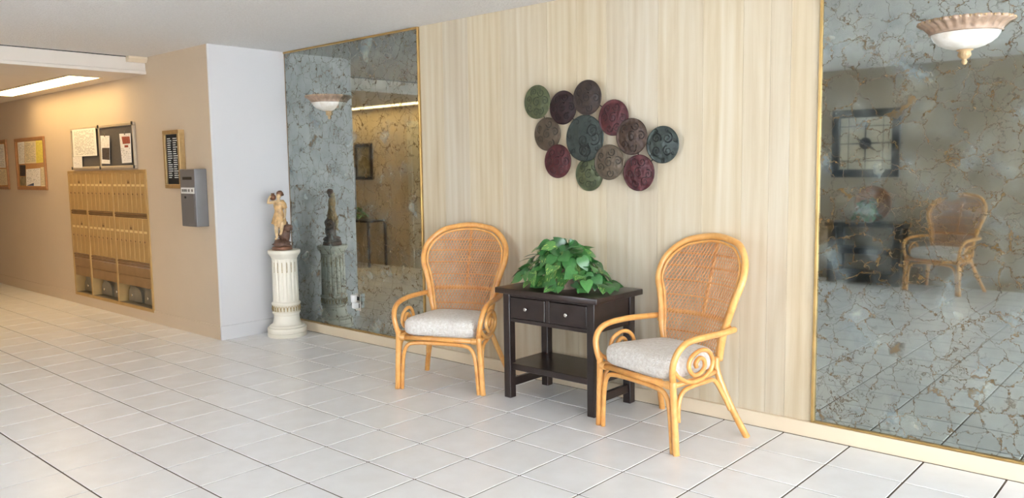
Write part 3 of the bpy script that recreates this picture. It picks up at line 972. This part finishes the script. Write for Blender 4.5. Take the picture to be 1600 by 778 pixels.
for a, b in ((0, 1), (1, 2), (0, 6), (6, 8), (2, 3), (2, 7), (7, 10), (7, 9), (3, 4), (4, 5), (4, 11), (10, 11), (5, 11), (8, 7), (1, 7)):
    A, B = cen[a], cen[b]
    g.tube([(A[0], WY - .012, A[2]), (B[0], WY - .012, B[2])], .003, 6)
for A in cen:
    g.tube([(A[0], WY - .001, A[2]), (A[0], A[1] + .003, A[2])], .006, 6)
g.build('wire_frame', 'black_paint', t)

# ------------------------------------------------------------------ rattan chairs
BY0, BSL, BD, BQ, ZT = .148, .262, .035, -.058, 1.021
HWZ = [(.40, .198), (.50, .219), (.60, .239), (.70, .267), (.80, .298), (.90, .282)]
def by(x, z):
    return BY0 + BSL * (z - .42) + BD * (1 - (x / .33) ** 2) + BQ * (1 - ((z - .70) / .32) ** 2) + .055 * max(0, 1 - (x / .285) ** 2 - ((z - .72) / .31) ** 2)
def rim_xz(k=6):
    R = [(h, z) for z, h in HWZ] + [(.200, .982), (.098, ZT - .010), (0, ZT)]
    P = R + [(-x, z) for x, z in R[-2::-1]]
    return catmull([(x, 0, z) for x, z in P], k)
def make_chair(label):
    t = thing('rattan_armchair', label, 'chair', group='rattan armchairs')
    L = lambda g, n, m, p=None: g.build(n, m, p or t, w=False)
    ring = rim_xz()
    rim = [(q.x, by(q.x, q.z), q.z) for q in ring]
    bf = L(G().tube(rim, .0185, 12), 'back_frame', 'rattan_pole')
    inner = []
    for q in ring:
        x, z = q.x * .905, .72 + (q.z - .72) * (.91 if q.z > .72 else 1.0)
        inner.append((x, by(x, z) - .004, z))
    L(G().tube(inner, .0075, 8), 'inner_rim', 'rattan_pole', bf)
    L(G().tube([(x * .195 / 8, by(x * .195 / 8, .405), .405) for x in range(-8, 9)], .010, 8), 'back_rail', 'rattan_pole', bf)
    # weave
    poly = [(q[0], q[2]) for q in inner]
    def inside(x, z):
        c = False
        j = len(poly) - 1
        for i in range(len(poly)):
            (x1, z1), (x2, z2) = poly[i], poly[j]
            if (z1 > z) != (z2 > z) and x < (x2 - x1) * (z - z1) / (z2 - z1) + x1: c = not c
            j = i
        return c
    g = G()
    def strand(fx, us, off, r, n=4, flat=.5):
        run = []
        for u in us:
            x, z = fx(u)
            if inside(x, z): run.append((x, by(x, z) + off, z))
            else:
                if len(run) > 1: g.tube(run, r, n, caps=False, flat=flat)
                run = []
        if len(run) > 1: g.tube(run, r, n, caps=False, flat=flat)
    zz = [.40 + i * .011 for i in range(57)]
    sl = .50
    for i in range(-29, 30):
        a = i * .0205
        strand(lambda z, a=a: (a + sl * (z - .72), z), zz, -.003, .0029)
        strand(lambda z, a=a: (a - sl * (z - .72), z), zz, .000, .0029)
    xx = [-.33 + i * .02 for i in range(34)]
    for i in range(36):
        z = .408 + i * .0175
        strand(lambda x, z=z: (x, z), xx, .003, .0018, 3)
    wv = L(g, 'woven_back', 'rattan_cane', bf)
    wv['kind'] = 'stuff'
    # struts behind the weave
    for z, r in ((.50, .005), (.60, .014), (.69, .005), (.77, .005), (.85, .005), (.92, .005)):
        h = next(x for x in [.33 - i * .004 for i in range(80)] if inside(x, z))
        L(G().tube([(h * q / 8, by(h * q / 8, z) + .013, z) for q in range(-8, 9)], r, 8), 'back_strut', 'rattan_pole', bf)
    L(G().tube([(0, by(0, z) + .02, z) for z in (.59, .7, .8, .9, 1.0)], .0095, 8), 'back_strut', 'rattan_pole', bf)
    for s in (-1, 1):
        X = lambda P: [(s * x, y, z) for x, y, z in P]
        L(G().tube(X([(.296, -.243, 0), (.293, -.244, .02), (.284, -.247, .20), (.276, -.250, .34), (.276, -.252, .38)]), .0175, 12), 'leg', 'rattan_pole')
        arm = catmull(X([(.276, -.252, .365), (.286, -.264, .42), (.297, -.262, .475), (.303, -.232, .525), (.303, -.165, .556), (.302, -.03, .566), (.290, .09, .566), (.268, .190, .566)]), 8)
        a = L(G().tube(arm, .0165, 12), 'armrest', 'rattan_pole')
        L(G().tube(X([(.243, by(.236, .565) - .01, .547), (.262, by(.236, .565) + .012, .556), (.250, by(.236, .565) + .020, .578), (.232, by(.236, .565) - .004, .582)]), .009, 8), 'binding', 'rattan_wrap', a)
        bl = catmull(X([(.312, .246, 0), (.303, .232, .03), (.270, .186, .14), (.232, .150, .26), (.204, .134, .35), (.196, .136, .42)]), 6)
        L(G().tube(bl, .0175, 12), 'leg', 'rattan_pole')
        sb = catmull(X([(.286, -.222, .16), (.284, -.218, .25), (.283, -.190, .305), (.280, -.13, .322), (.262, -.01, .324), (.240, .075, .312), (.246, .125, .245), (.268, .165, .15)]), 6)
        L(G().tube(sb, .0115, 10), 'side_brace', 'rattan_pole')
        sp = catmull(X([(.290, -.262, .425), (.292, -.225, .385), (.292, -.155, .352), (.292, -.07, .356), (.292, -.008, .392), (.292, .006, .440), (.292, -.025, .488), (.292, -.080, .500),
                        (.292, -.140, .474), (.292, -.160, .428), (.292, -.130, .385), (.292, -.085, .384), (.292, -.052, .412), (.292, -.055, .448), (.292, -.085, .462), (.292, -.112, .440), (.292, -.106, .418)]), 6)
        L(G().tube(sp, .0115, 10), 'scroll', 'rattan_pole')
        L(G().tube(X([(.274, -.245, .342), (.262, -.10, .345), (.236, .03, .345), (.204, .128, .345)]), .0135, 10), 'side_rail', 'rattan_pole')
    fr = L(G().tube([(-.275, -.249, .340), (.275, -.249, .340)], .0155, 12), 'front_rail', 'rattan_pole')
    for s in (-1, 1):
        g = G()
        for q in range(6):
            x = s * (.232 + q * .006)
            g.tube([(x, -.249 + .0175 * math.cos(a * PI / 6), .340 + .0175 * math.sin(a * PI / 6)) for a in range(12)], .0032, 6, closed=True)
        L(g, 'binding', 'rattan_wrap', fr)
    L(G().tube([(-.204, .128, .345), (.204, .128, .345)], .0135, 10), 'rear_rail', 'rattan_pole')
    ar = catmull([(-.264, -.240, 0), (-.258, -.242, .10), (-.246, -.243, .22), (-.222, -.244, .282), (-.170, -.245, .306), (0, -.245, .312), (.170, -.245, .306), (.222, -.244, .282), (.246, -.243, .22), (.258, -.242, .10), (.264, -.240, 0)], 6)
    L(G().tube(ar, .0125, 10), 'front_brace', 'rattan_pole')
    # cushion
    lay = [(.357, .030), (.360, .016), (.372, .004), (.392, 0), (.425, 0), (.446, .006), (.460, .020), (.468, .045), (.473, .095), (.476, .16)]
    n = 56
    vs = []
    for z, ins in lay:
        for k in range(n):
            a = 2 * PI * k / n
            c, s_ = math.cos(a), math.sin(a)
            ex = .34
            ux = math.copysign(abs(c) ** ex, c); uy = math.copysign(abs(s_) ** ex, s_)
            yy = -.055 + uy * (.213 - ins)
            hw = .262 - (yy + .268) / .426 * .066
            vs.append((ux * (hw - ins), yy, z))
    fs = [(i * n + k, i * n + (k + 1) % n, (i + 1) * n + (k + 1) % n, (i + 1) * n + k) for i in range(len(lay) - 1) for k in range(n)]
    fs += [tuple(range(n - 1, -1, -1)), tuple((len(lay) - 1) * n + k for k in range(n))]
    cu = L(G().addm(vs, fs, True), 'cushion', 'knit_fabric')
    cu['label'] = 'off-white knitted seat cushion'
    return t
ch = make_chair('honey rattan armchair whose back stands against the plain panelling beside the clock mirror')
ch.location = (3.597 * T, 3.901 * T, 0)
ch.rotation_euler = (0, 0, math.radians(-15))
th1 = math.radians(23.0)
fl = onZ(625, 607)
# front-left foot of this chair stands at fl
lx, ly = -.280, -.242
c1 = (fl.x - (lx * math.cos(th1) - ly * math.sin(th1)), fl.y - (lx * math.sin(th1) + ly * math.cos(th1)), 0)
dup(ch, c1, th1, 'honey rattan armchair between the dark table and the mirror that reflects the statue')
ch3 = dup(ch, (1.15, OY + .325, 0), math.radians(180 + 14), 'rattan armchair seen in the mirror, beside the black console')

# ------------------------------------------------------------------ dark side table
t = thing('side_table', 'dark espresso wooden table with two drawers and a lower shelf', 'table', (.452, 1.445, 0))
ax0, ax1, ay0, ay1 = .108, .792, 1.240, 1.652
lw = .052
for x in (ax0, ax1 - lw):
    for y in (ay0, ay1 - lw):
        G().box(x, x + lw, y, y + lw, 0, .652, .003).build('leg', 'dark_wood', t)
G().box(.068, .832, 1.208, 1.676, .652, .686, .005, 2).build('tabletop', 'dark_wood', t)
ap = G()
ap.box(ax0 + lw, ax1 - lw, ay1 - lw + .01, ay1 - .012, .477, .652)
ap.build('apron', 'dark_wood', t)
for x in (ax0 + .010, ax1 - .030):
    G().box(x, x + .02, ay0 + lw, ay1 - lw, .477, .652).build('apron', 'dark_wood', t)
xm = (ax0 + ax1) / 2
G().box(ax0 + lw, ax1 - lw, ay0 + .008, ay0 + .03, .477, .500, .002).build('apron', 'dark_wood', t)
G().box(ax0 + lw, ax1 - lw, ay0 + .008, ay0 + .03, .632, .652, .002).build('apron', 'dark_wood', t)
G().box(xm - .014, xm + .014, ay0 + .008, ay0 + .03, .500, .632, .002).build('apron', 'dark_wood', t)
for x0, x1 in ((ax0 + lw + .003, xm - .017), (xm + .017, ax1 - lw - .003)):
    d = G().box(x0, x1, ay0 + .004, ay0 + .024, .503, .629, .003).build('drawer', 'dark_wood', t)
    kx = (x0 + x1) / 2
    kn = G().tube([(kx, ay0 + .004, .568), (kx, ay0 - .006, .568), (kx, ay0 - .010, .568), (kx, ay0 - .018, .568), (kx, ay0 - .022, .568)], [.006, .006, .012, .013, .007], 14)
    kn.build('knob', 'steel', d)
G().box(ax0 + .006, ax1 - .006, ay0 + lw * .3, ay1 - lw * .3, .178, .217, .003).build('shelf', 'dark_wood', t)
for x in (ax0 + .014, ax1 - .038):
    G().box(x, x + .024, ay0 + lw, ay1 - lw, .066, .116, .002).build('stretcher', 'dark_wood', t)

# ------------------------------------------------------------------ pothos plants
def leaf_mesh(mat, seedv):
    r = random.Random(seedv)
    st = [(0.0, .0), (-.11, .17), (-.10, .34), (.06, .47), (.28, .49), (.50, .41), (.72, .26), (.89, .11), (1.0, 0.0)]
    mid = [0, .01, .03, .12, .30, .52, .74, .90, 1.0]
    vs, fs = [], []
    fold = r.uniform(-.02, .10); droop = r.uniform(.10, .35)
    for (xe, w), xm in zip(st, mid):
        z = -droop * xm * xm
        vs += [(xe, w, z + fold * w * 1.6), (xm, 0, z), (xe, -w, z + fold * w * 1.6)]
    for i in range(len(st) - 1):
        a, b = i * 3, (i + 1) * 3
        fs += [(a + 1, b + 1, b, a), (a + 2, b + 2, b + 1, a + 1)]
    return G().addm(vs, fs, True).mesh('leaf', mat)
LEAF = [leaf_mesh(m, q) for q in range(3) for m in ('leaf_deep', 'leaf_mid', 'leaf_variegated', 'leaf_mid')]
def plant(name, label, base, hw, dep, H, n, ls, seedv, front=-1, potr=.10, poth=.13, ymax=None):
    t = thing(name, label, 'plant', base)
    r = random.Random(seedv)
    pot = [(potr * .74, 0), (potr * .8, .01), (potr * .95, poth * .8), (potr * 1.04, poth * .82), (potr * 1.04, poth), (potr * .94, poth), (potr * .9, poth * .86)]
    p = G().lathe(pot, 28).build('pot', 'pot_taupe', t, w=False)
    G().lathe([(potr * .9, poth * .80), (potr * .9, poth * .87)], 20).build('soil', 'soil', p, w=False)
    stems = []
    for i in range(n):
        # position on a dome that widens towards the table
        u = (i + .5) / n
        h = H * (1 - u) ** .9
        frac = h / H
        rad = (.30 + .70 * (1 - frac ** 1.5)) * r.uniform(.48, 1.06)
        a = 2 * PI * (i * .381966) + r.uniform(-.3, .3)
        x, y = hw * rad * math.cos(a), dep * rad * math.sin(a)
        z = max(.022, h + r.uniform(-.02, .02))
        if ymax is not None and base[1] + y > ymax - .05: y = ymax - .05 - base[1]
        pos = Vector((x, y, z))
        out = Vector((math.cos(a) * 1.0, math.sin(a) * 1.0, 0))
        tip = (out * r.uniform(.5, 1.0) + Vector((0, 0, r.uniform(-1.0, .1) if frac < .8 else r.uniform(-.4, .5))) + Vector((r.uniform(-.6, .6), r.uniform(-.5, .3), 0))).normalized()
        nrm = out * .9 + Vector((.1, -.45, .75)) + Vector((r.uniform(-.4, .4), r.uniform(-.4, .4), r.uniform(-.3, .3)))
        nrm = (nrm - tip * nrm.dot(tip)).normalized()
        s = ls * r.uniform(.72, 1.22)
        if z < ls * .8 and tip.z < -.25:
            tip.z = -.2; tip.normalize(); nrm = (nrm - tip * nrm.dot(tip)).normalized()
        if ymax is not None and base[1] + (pos + tip * s).y > ymax - .012:
            tip.y = -abs(tip.y) * .3; tip.normalize(); nrm = (nrm - tip * nrm.dot(tip)).normalized()
        bi = nrm.cross(tip)
        low = min(0, tip.z * s - .36 * s * max(0, nrm.z), tip.z * .3 * s - abs(bi.z) * .5 * s)
        if pos.z + low < .006: pos.z = .006 - low
        M = Matrix((tip, bi, nrm)).transposed().to_4x4()
        M = Matrix.Translation(pos) @ M @ Matrix.Diagonal((s, s * r.uniform(.86, 1.05), s, 1))
        o = bpy.data.objects.new('leaf', LEAF[r.randrange(len(LEAF))])
        COL.objects.link(o)
        o.parent = t
        o.matrix_local = M
        if i % 3 == 0: stems.append(pos)
    for pos in stems:
        a = math.atan2(pos.y, pos.x)
        q0 = Vector((potr * .5 * math.cos(a), potr * .5 * math.sin(a), poth * .85))
        q1 = Vector((pos.x * .62, pos.y * .62, max(poth * 1.25, pos.z * .9 + .04)))
        G().tube(catmull([q0, (q0 + q1) / 2 + Vector((0, 0, .03)), q1, pos], 4), .0024, 5).build('stem', 'stem_green', t, w=False)
    return t
plant('potted_pothos', 'bushy green pothos plant with heart-shaped leaves on the dark table', (.440, 1.420, .6865), .335, .205, .272, 235, .074, 21, ymax=1.690)

# ------------------------------------------------------------------ fluted pedestal and statue
pcx, pcy = -7.69 * T, 4.27 * T
t = thing('pedestal', 'cream fluted plaster pedestal column with gilded bands in the alcove corner', 'pedestal', (pcx, pcy, 0))
base = [(.158, 0), (.163, .004), (.163, .004), (.163, .034), (.163, .034), (.158, .037), (.158, .037), (.158, .041), (.158, .041), (.163, .044), (.163, .044), (.163, .074), (.160, .080), (.160, .080), (.148, .083), (.148, .083), (.146, .094), (.140, .099), (.140, .099), (.128, .103), (.119, .112), (.113, .128), (.109, .150), (.107, .175), (.107, .190), (.107, .190), (.112, .196), (.113, .200)]
b = G().lathe(base, 48).build('plinth', 'plaster', t, w=False)
band = [(.112, .200), (.116, .202), (.118, .207), (.116, .212), (.113, .214), (.113, .214), (.113, .272), (.113, .272), (.118, .275), (.121, .283), (.119, .291), (.112, .298), (.108, .299)]
bd = G().lathe(band, 48).build('ornament_band', 'plaster', t, w=False)
g = G()
for k in range(26):
    a = 2 * PI * k / 26
    c, s = math.cos(a), math.sin(a)
    da = .085
    for sgn in (-1, 1):
        c2, s2 = math.cos(a + sgn * da), math.sin(a + sgn * da)
        g.tube([(c * .1135, s * .1135, .222), (c * .1165, s * .1165, .240), (c2 * .1150, s2 * .1150, .268)], [.0034, .0042, .0016], 5)
g.build('leaf_ornament', 'plaster_gold', bd, w=False)
shaft = [(.108, .298)] + [(.1085 - .0035 * q / 10, .305 + .355 * q / 10) for q in range(11)] + [(.106, .672)]
def flute(a, z):
    if z < .312 or z > .655: return 1.0
    return 1 - .075 * max(0, math.cos(a * 16)) ** .6
sh = G().lathe(shaft, 192, mod=flute).build('fluted_shaft', 'plaster', t, w=False)
g = G()
for k in range(16):
    a = 2 * PI * k / 16
    for q in range(7):
        z = .560 + q * .0125
        r = .0995
        g.lathe([(.0005, -.0055), (.0038, -.003), (.0045, 0), (.0038, .003), (.0005, .0055)], 6, (r * math.cos(a), r * math.sin(a), z), caps=False)
g.build('gilded_drops', 'plaster_gold', sh, w=False)
cap = [(.106, .672), (.112, .680), (.113, .688), (.118, .694), (.126, .703), (.132, .712), (.135, .718), (.135, .738), (.132, .742)]
G().lathe(cap, 48).build('capital', 'plaster', t, w=False)

SA = math.radians(41.8)
t = thing('statue', 'bronze-toned figurine of a woman carrying a jug on the cream pedestal', 'statue', (pcx, pcy, .742), SA)
def S(cx, cy, y=0.0):
    return Vector(((cx - 281 + .04 * (712 - cy)) * .000834, y, (712 - cy) * .000834))
G().lathe([(.084, 0), (.086, .004), (.086, .012), (.082, .016), (.084, .022), (.082, .028), (.078, .030)], 32, (-.014, 0, 0)).build('base', 'statue_brown', t, w=False)
def blob(g, c, rx, ry, rz, seedv, amp=.18, n=14, m=9):
    r = random.Random(seedv)
    ph = [(r.uniform(2, 5), r.uniform(0, 6), r.uniform(2, 5), r.uniform(0, 6)) for _ in range(4)]
    vs, fs = [], []
    for i in range(m + 1):
        th = PI * i / m
        for k in range(n):
            a = 2 * PI * k / n
            d = 1 + amp * sum(math.sin(p[0] * math.cos(a) * math.sin(th) * 2 + p[1]) * math.sin(p[2] * math.cos(th) * 2 + p[3]) for p in ph) / 2
            vs.append((c[0] + rx * d * math.sin(th) * math.cos(a), c[1] + ry * d * math.sin(th) * math.sin(a), c[2] + rz * d * math.cos(th)))
    fs = [(i * n + k, (i + 1) * n + k, (i + 1) * n + (k + 1) % n, i * n + (k + 1) % n) for i in range(m) for k in range(n)]
    g.addm(vs, fs, True)
g = G()
blob(g, (-.014, 0, .048), .076, .074, .040, 1, .2, 20, 10)
blob(g, S(285, 560, .01), .048, .046, .060, 2, .25, 18, 10)
blob(g, S(322, 492, .005), .040, .038, .034, 3, .25, 16, 9)
blob(g, S(275, 480, .02), .045, .040, .052, 4, .2, 16, 9)
blob(g, S(345, 478, -.005), .022, .024, .018, 6, .2, 12, 8)
g.build('rock', 'statue_rock', t, w=False)
# figure: one continuous skinned surface
def skinned(name, verts, edges, radii, mat, parent, sub=2, root=0):
    me = bpy.data.meshes.new(name)
    me.from_pydata(verts, edges, [])
    ob = bpy.data.objects.new(name + '_tmp', me)
    COL.objects.link(ob)
    sk = ob.modifiers.new('skin', 'SKIN')
    sv = me.skin_vertices[0].data
    for i, r in enumerate(radii):
        sv[i].radius = (r, r) if not hasattr(r, '__len__') else r
        sv[i].use_root = (i == root)
    sk.use_smooth_shade = True
    sb = ob.modifiers.new('sub', 'SUBSURF'); sb.levels = sub; sb.render_levels = sub
    dg = bpy.context.evaluated_depsgraph_get()
    m2 = bpy.data.meshes.new_from_object(ob.evaluated_get(dg))
    bpy.data.objects.remove(ob, do_unlink=True)
    m2.materials.clear()
    m2.materials.append(MAT[mat])
    m2.polygons.foreach_set('use_smooth', [True] * len(m2.polygons))
    o = bpy.data.objects.new(name, m2)
    COL.objects.link(o)
    o.parent = parent
    return o
jt = [('pelvis', S(234, 392), .034), ('waist', S(232, 315, -.004), .026), ('chest', S(230, 245, -.006), .034), ('neck', S(229, 200, -.008), .0125), ('head0', S(232, 172, -.012), .021), ('head1', S(234, 138, -.010), .025),
      ('shl', S(196, 222, -.010), .016), ('ell', S(124, 236, -.022), .0125), ('wrl', S(140, 180, -.020), .0085), ('hal', S(158, 158, -.012), .010),
      ('shr', S(264, 222, 0), .017), ('elr', S(297, 305, -.004), .0125), ('wrr', S(298, 372, -.014), .0085), ('har', S(284, 404, -.020), .010),
      ('hipl', S(214, 405, -.004), .026), ('knl', S(212, 505, -.016), .019), ('anl', S(214, 588, -.010), .011), ('ftl', S(206, 604, -.036), .010),
      ('hipr', S(254, 405, 0), .026), ('knr', S(276, 448, -.045), .020), ('anr', S(268, 535, -.040), .012), ('ftr', S(262, 556, -.062), .010)]
ix = {n: i for i, (n, _, _) in enumerate(jt)}
ed = [('pelvis', 'waist'), ('waist', 'chest'), ('chest', 'neck'), ('neck', 'head0'), ('head0', 'head1'), ('chest', 'shl'), ('shl', 'ell'), ('ell', 'wrl'), ('wrl', 'hal'), ('chest', 'shr'), ('shr', 'elr'), ('elr', 'wrr'), ('wrr', 'har'),
      ('pelvis', 'hipl'), ('hipl', 'knl'), ('knl', 'anl'), ('anl', 'ftl'), ('pelvis', 'hipr'), ('hipr', 'knr'), ('knr', 'anr'), ('anr', 'ftr')]
fig = skinned('figure', [p for _, p, _ in jt], [(ix[a], ix[b]) for a, b in ed], [r for _, _, r in jt], 'statue_cream', t)
g = G(); blob(g, S(238, 140, .004), .029, .030, .028, 8, .08, 18, 10); blob(g, S(262, 150, .016), .012, .014, .012, 9, .1)
g.build('hair', 'statue_brown', fig, w=False)
g = G()
g.lathe([(.0005, -.001), (.004, 0), (.0045, .004), (.0005, .008)], 8, S(228, 164, -.036))
g.build('nose', 'statue_cream', fig, w=False)
# dress: folded cloth tube around the trunk and thighs
prof = [(S(230, 224, -.006), .043, .030), (S(231, 262, -.008), .040, .034), (S(232, 312, -.005), .031, .029), (S(233, 350, -.003), .038, .034), (S(236, 392, -.004), .047, .042), (S(238, 430, -.010), .052, .048), (S(238, 462, -.012), .050, .048)]
vs, n = [], 40
for i, (c, rx, ry) in enumerate(prof):
    am = .02 + .022 * i
    for k in range(n):
        a = 2 * PI * k / n
        d = 1 + am * math.sin(a * 9 + .4 * i) * (.5 + .5 * math.sin(a * 2 + 1)) * 2
        vs.append((c.x + rx * d * math.cos(a), c.y + ry * d * math.sin(a), c.z + (.014 * math.sin(a * 2 + .8) if i == len(prof) - 1 else 0)))
fs = [(i * n + k, i * n + (k + 1) % n, (i + 1) * n + (k + 1) % n, (i + 1) * n + k) for i in range(len(prof) - 1) for k in range(n)]
G().addm(vs, fs, True).build('dress', 'statue_tan', fig, w=False)
g = G()
g.tube([S(258, 214, -.006), S(284, 250, -.006), S(294, 292, -.006)], [.020, .022, .021], 12)
g.build('sleeve', 'statue_tan', fig, w=False)
jp = S(168, 170, .004)
G().lathe([(.010, -.032), (.022, -.022), (.027, -.006), (.025, .008), (.014, .018), (.012, .024), (.017, .030), (.013, .029)], 18, jp).build('jug', 'statue_brown', t, w=False)

# ------------------------------------------------------------------ lobby side opposite: clock, console, tray and plant (seen in the mirror)
VY = 2 * WY - OY            # mirrored plane of the opposite wall
def opp(x, y, dy=0.0):
    p = onY(x, y + 8, VY - dy)
    return p.x, p.z
cx0, cz1 = opp(1303, 171); cx1, cz0 = opp(1406, 274)
t = thing('wall_clock', 'square wall clock with a black frame and pale tiled face', 'clock', ((cx0 + cx1) / 2, OY, cz0))
f = (cx1 - cx0) * .115
for a in ((cx0, cx1, cz1 - f, cz1), (cx0, cx1, cz0, cz0 + f), (cx0, cx0 + f, cz0 + f, cz1 - f), (cx1 - f, cx1, cz0 + f, cz1 - f)):
    G().box(a[0], a[1], OY + .001, OY + .04, a[2], a[3], .004).build('frame', 'black_paint', t)
ix0, ix1, iz0, iz1 = cx0 + f, cx1 - f, cz0 + f, cz1 - f
G().box(ix0, ix1, OY + .001, OY + .012, iz0, iz1).build('back_panel', 'black_paint', t)
sw = ix1 - ix0
xs = [0, .17, .5, .83, 1]
for a in range(4):
    for b in range(4):
        G().box(ix0 + sw * xs[a] + .004, ix0 + sw * xs[a + 1] - .004, OY + .012, OY + .018, iz0 + (iz1 - iz0) * xs[b] + .004, iz0 + (iz1 - iz0) * xs[b + 1] - .004, .002).build('tile', 'clock_tile', t)
cxm, czm = (ix0 + ix1) / 2, (iz0 + iz1) / 2
G().tube([(cxm, OY + .018, czm), (cxm, OY + .026, czm)], sw * .115, 28).build('hub', 'black_paint', t)
g = G()
for a, l in ((0, .27), (PI / 2, .34), (PI, .27), (3 * PI / 2, .30)):
    g.tube([(cxm, OY + .021, czm), (cxm + sw * l * math.cos(a), OY + .021, czm + sw * l * math.sin(a))], .008, 6)
g.build('cross_bars', 'black_paint', t)
for a, l in ((math.radians(32), .22), (math.radians(-148), .12), (math.radians(215), .24)):
    G().tube([(cxm, OY + .03, czm), (cxm - sw * l * .7 * math.cos(a), OY + .03, czm + sw * l * .7 * math.sin(a)), (cxm - sw * l * math.cos(a), OY + .03, czm + sw * l * math.sin(a))], [.004, .010, .003], 6).build('hand', 'black_paint', t)

kx0, kx1 = -.08, .72
ky0, ky1 = OY + .02, OY + .34
t = thing('console_table', 'black open console table under the square clock', 'table', ((kx0 + kx1) / 2, (ky0 + ky1) / 2, 0))
KH = .70
G().box(kx0 - .03, kx1 + .03, ky0, ky1 + .02, KH - .05, KH, .004).build('tabletop', 'black_paint', t)
for x in (kx0, kx1 - .09):
    for y in (ky0, ky1 - .07):
        G().box(x, x + .09, y, y + .07, 0, KH - .05, .003).build('leg', 'black_paint', t)
G().box(kx0 + .01, kx1 - .01, ky0 + .01, ky1 - .01, .34, .41, .003).build('shelf', 'black_paint', t)
G().box(kx0 + .01, kx1 - .01, ky0 + .01, ky1 - .01, .02, .13, .003).build('shelf', 'black_paint', t)
# round wicker tray standing against the wall, leafy plant in front of it
t = thing('wicker_tray', 'round brown wicker tray standing upright on the black console', 'tray', (.33, OY + .05, KH))
vs, fs = [], []
R = .20; n = 36
prof = [(.001, 0), (R * .85, 0), (R * .93, .016), (R, .030), (R * 1.02, .026), (R * .98, -.004), (.001, -.008)]
for (r, dy) in prof:
    for q in range(n):
        a = 2 * PI * q / n
        vs.append((r * math.cos(a), dy, R * 1.02 + r * math.sin(a)))
fs = [(i * n + q, i * n + (q + 1) % n, (i + 1) * n + (q + 1) % n, (i + 1) * n + q) for i in range(len(prof) - 1) for q in range(n)]
G().addm(vs, fs, True).build('dish', 'tray_wicker', t, w=False)
g = G()
for rr in (.05, .09, .13):
    g.tube([(rr * math.cos(a * PI / 16), .003, R * 1.02 + rr * math.sin(a * PI / 16)) for a in range(32)], .004, 5, closed=True)
g.build('woven_rings', 'tray_wicker', t, w=False)
plant('potted_plant', 'small dark green plant in front of the wicker tray', (.33, OY + .22, KH + .0005), .15, .09, .25, 46, .075, 33, potr=.06, poth=.10)

# ------------------------------------------------------------------ hall side opposite the mailboxes (seen in the left mirror)
def hop(x, y):
    p = onY(x, y, 2 * WY - HY)
    return p.x, p.z
px0, pz1 = hop(555.5, 225); px1, pz0 = hop(584, 281)
px0, px1 = min(px0, px1), max(px0, px1)
t = thing('framed_picture', 'framed botanical picture with a dark wooden frame on the yellow-lit hall wall', 'picture', ((px0 + px1) / 2, HY, pz0))
f = .05
G().box(px0 + f, px1 - f, HY + .001, HY + .012, pz0 + f, pz1 - f).build('print', 'picture_print', t)
for a in ((px0, px1, pz1 - f, pz1), (px0, px1, pz0, pz0 + f), (px0, px0 + f, pz0 + f, pz1 - f), (px1 - f, px1, pz0 + f, pz1 - f)):
    G().box(a[0], a[1], HY + .001, HY + .03, a[2], a[3], .005).build('frame', 'dark_wood', t)
tx1, tz = hop(605, 343)
t = thing('hall_table', 'thin-legged dark console table under the framed picture', 'table', (tx1 - .5, HY + .19, 0))
G().box(tx1 - 1.0, tx1, HY + .02, HY + .36, tz - .03, tz, .003).build('tabletop', 'dark_wood', t)
for x in (tx1 - .03, tx1 - 1.0):
    for y in (HY + .02, HY + .33):
        G().box(x, x + .03, y, y + .03, 0, tz - .03, .002).build('leg', 'dark_wood', t)
plant('hall_plant', 'low leafy plant on the hall console under the framed picture', (tx1 - .55, HY + .19, tz + .0005), .30, .12, .16, 40, .09, 44, potr=.07, poth=.06)
dxl, dzt = hop(637, 190)
g = G()
g.box(dxl, dxl + .09, HY + .0005, HY + .025, 0, dzt, .003); g.box(dxl + .91, dxl + 1.0, HY + .0005, HY + .025, 0, dzt, .003); g.box(dxl + .09, dxl + .91, HY + .0005, HY + .025, dzt - .09, dzt, .003)
g.box(dxl + .09, dxl + .91, HY + .0005, HY + .012, 0.005, dzt - .09)
d1 = struct(g.build('door_1', 'door_white'))
g = G().tube([(dxl + .16, HY + .012, 1.0), (dxl + .16, HY + .05, 1.0), (dxl + .16, HY + .06, 1.0), (dxl + .16, HY + .08, 1.0)], [.012, .012, .027, .02], 14)
g.build('door_handle', 'brass', d1)
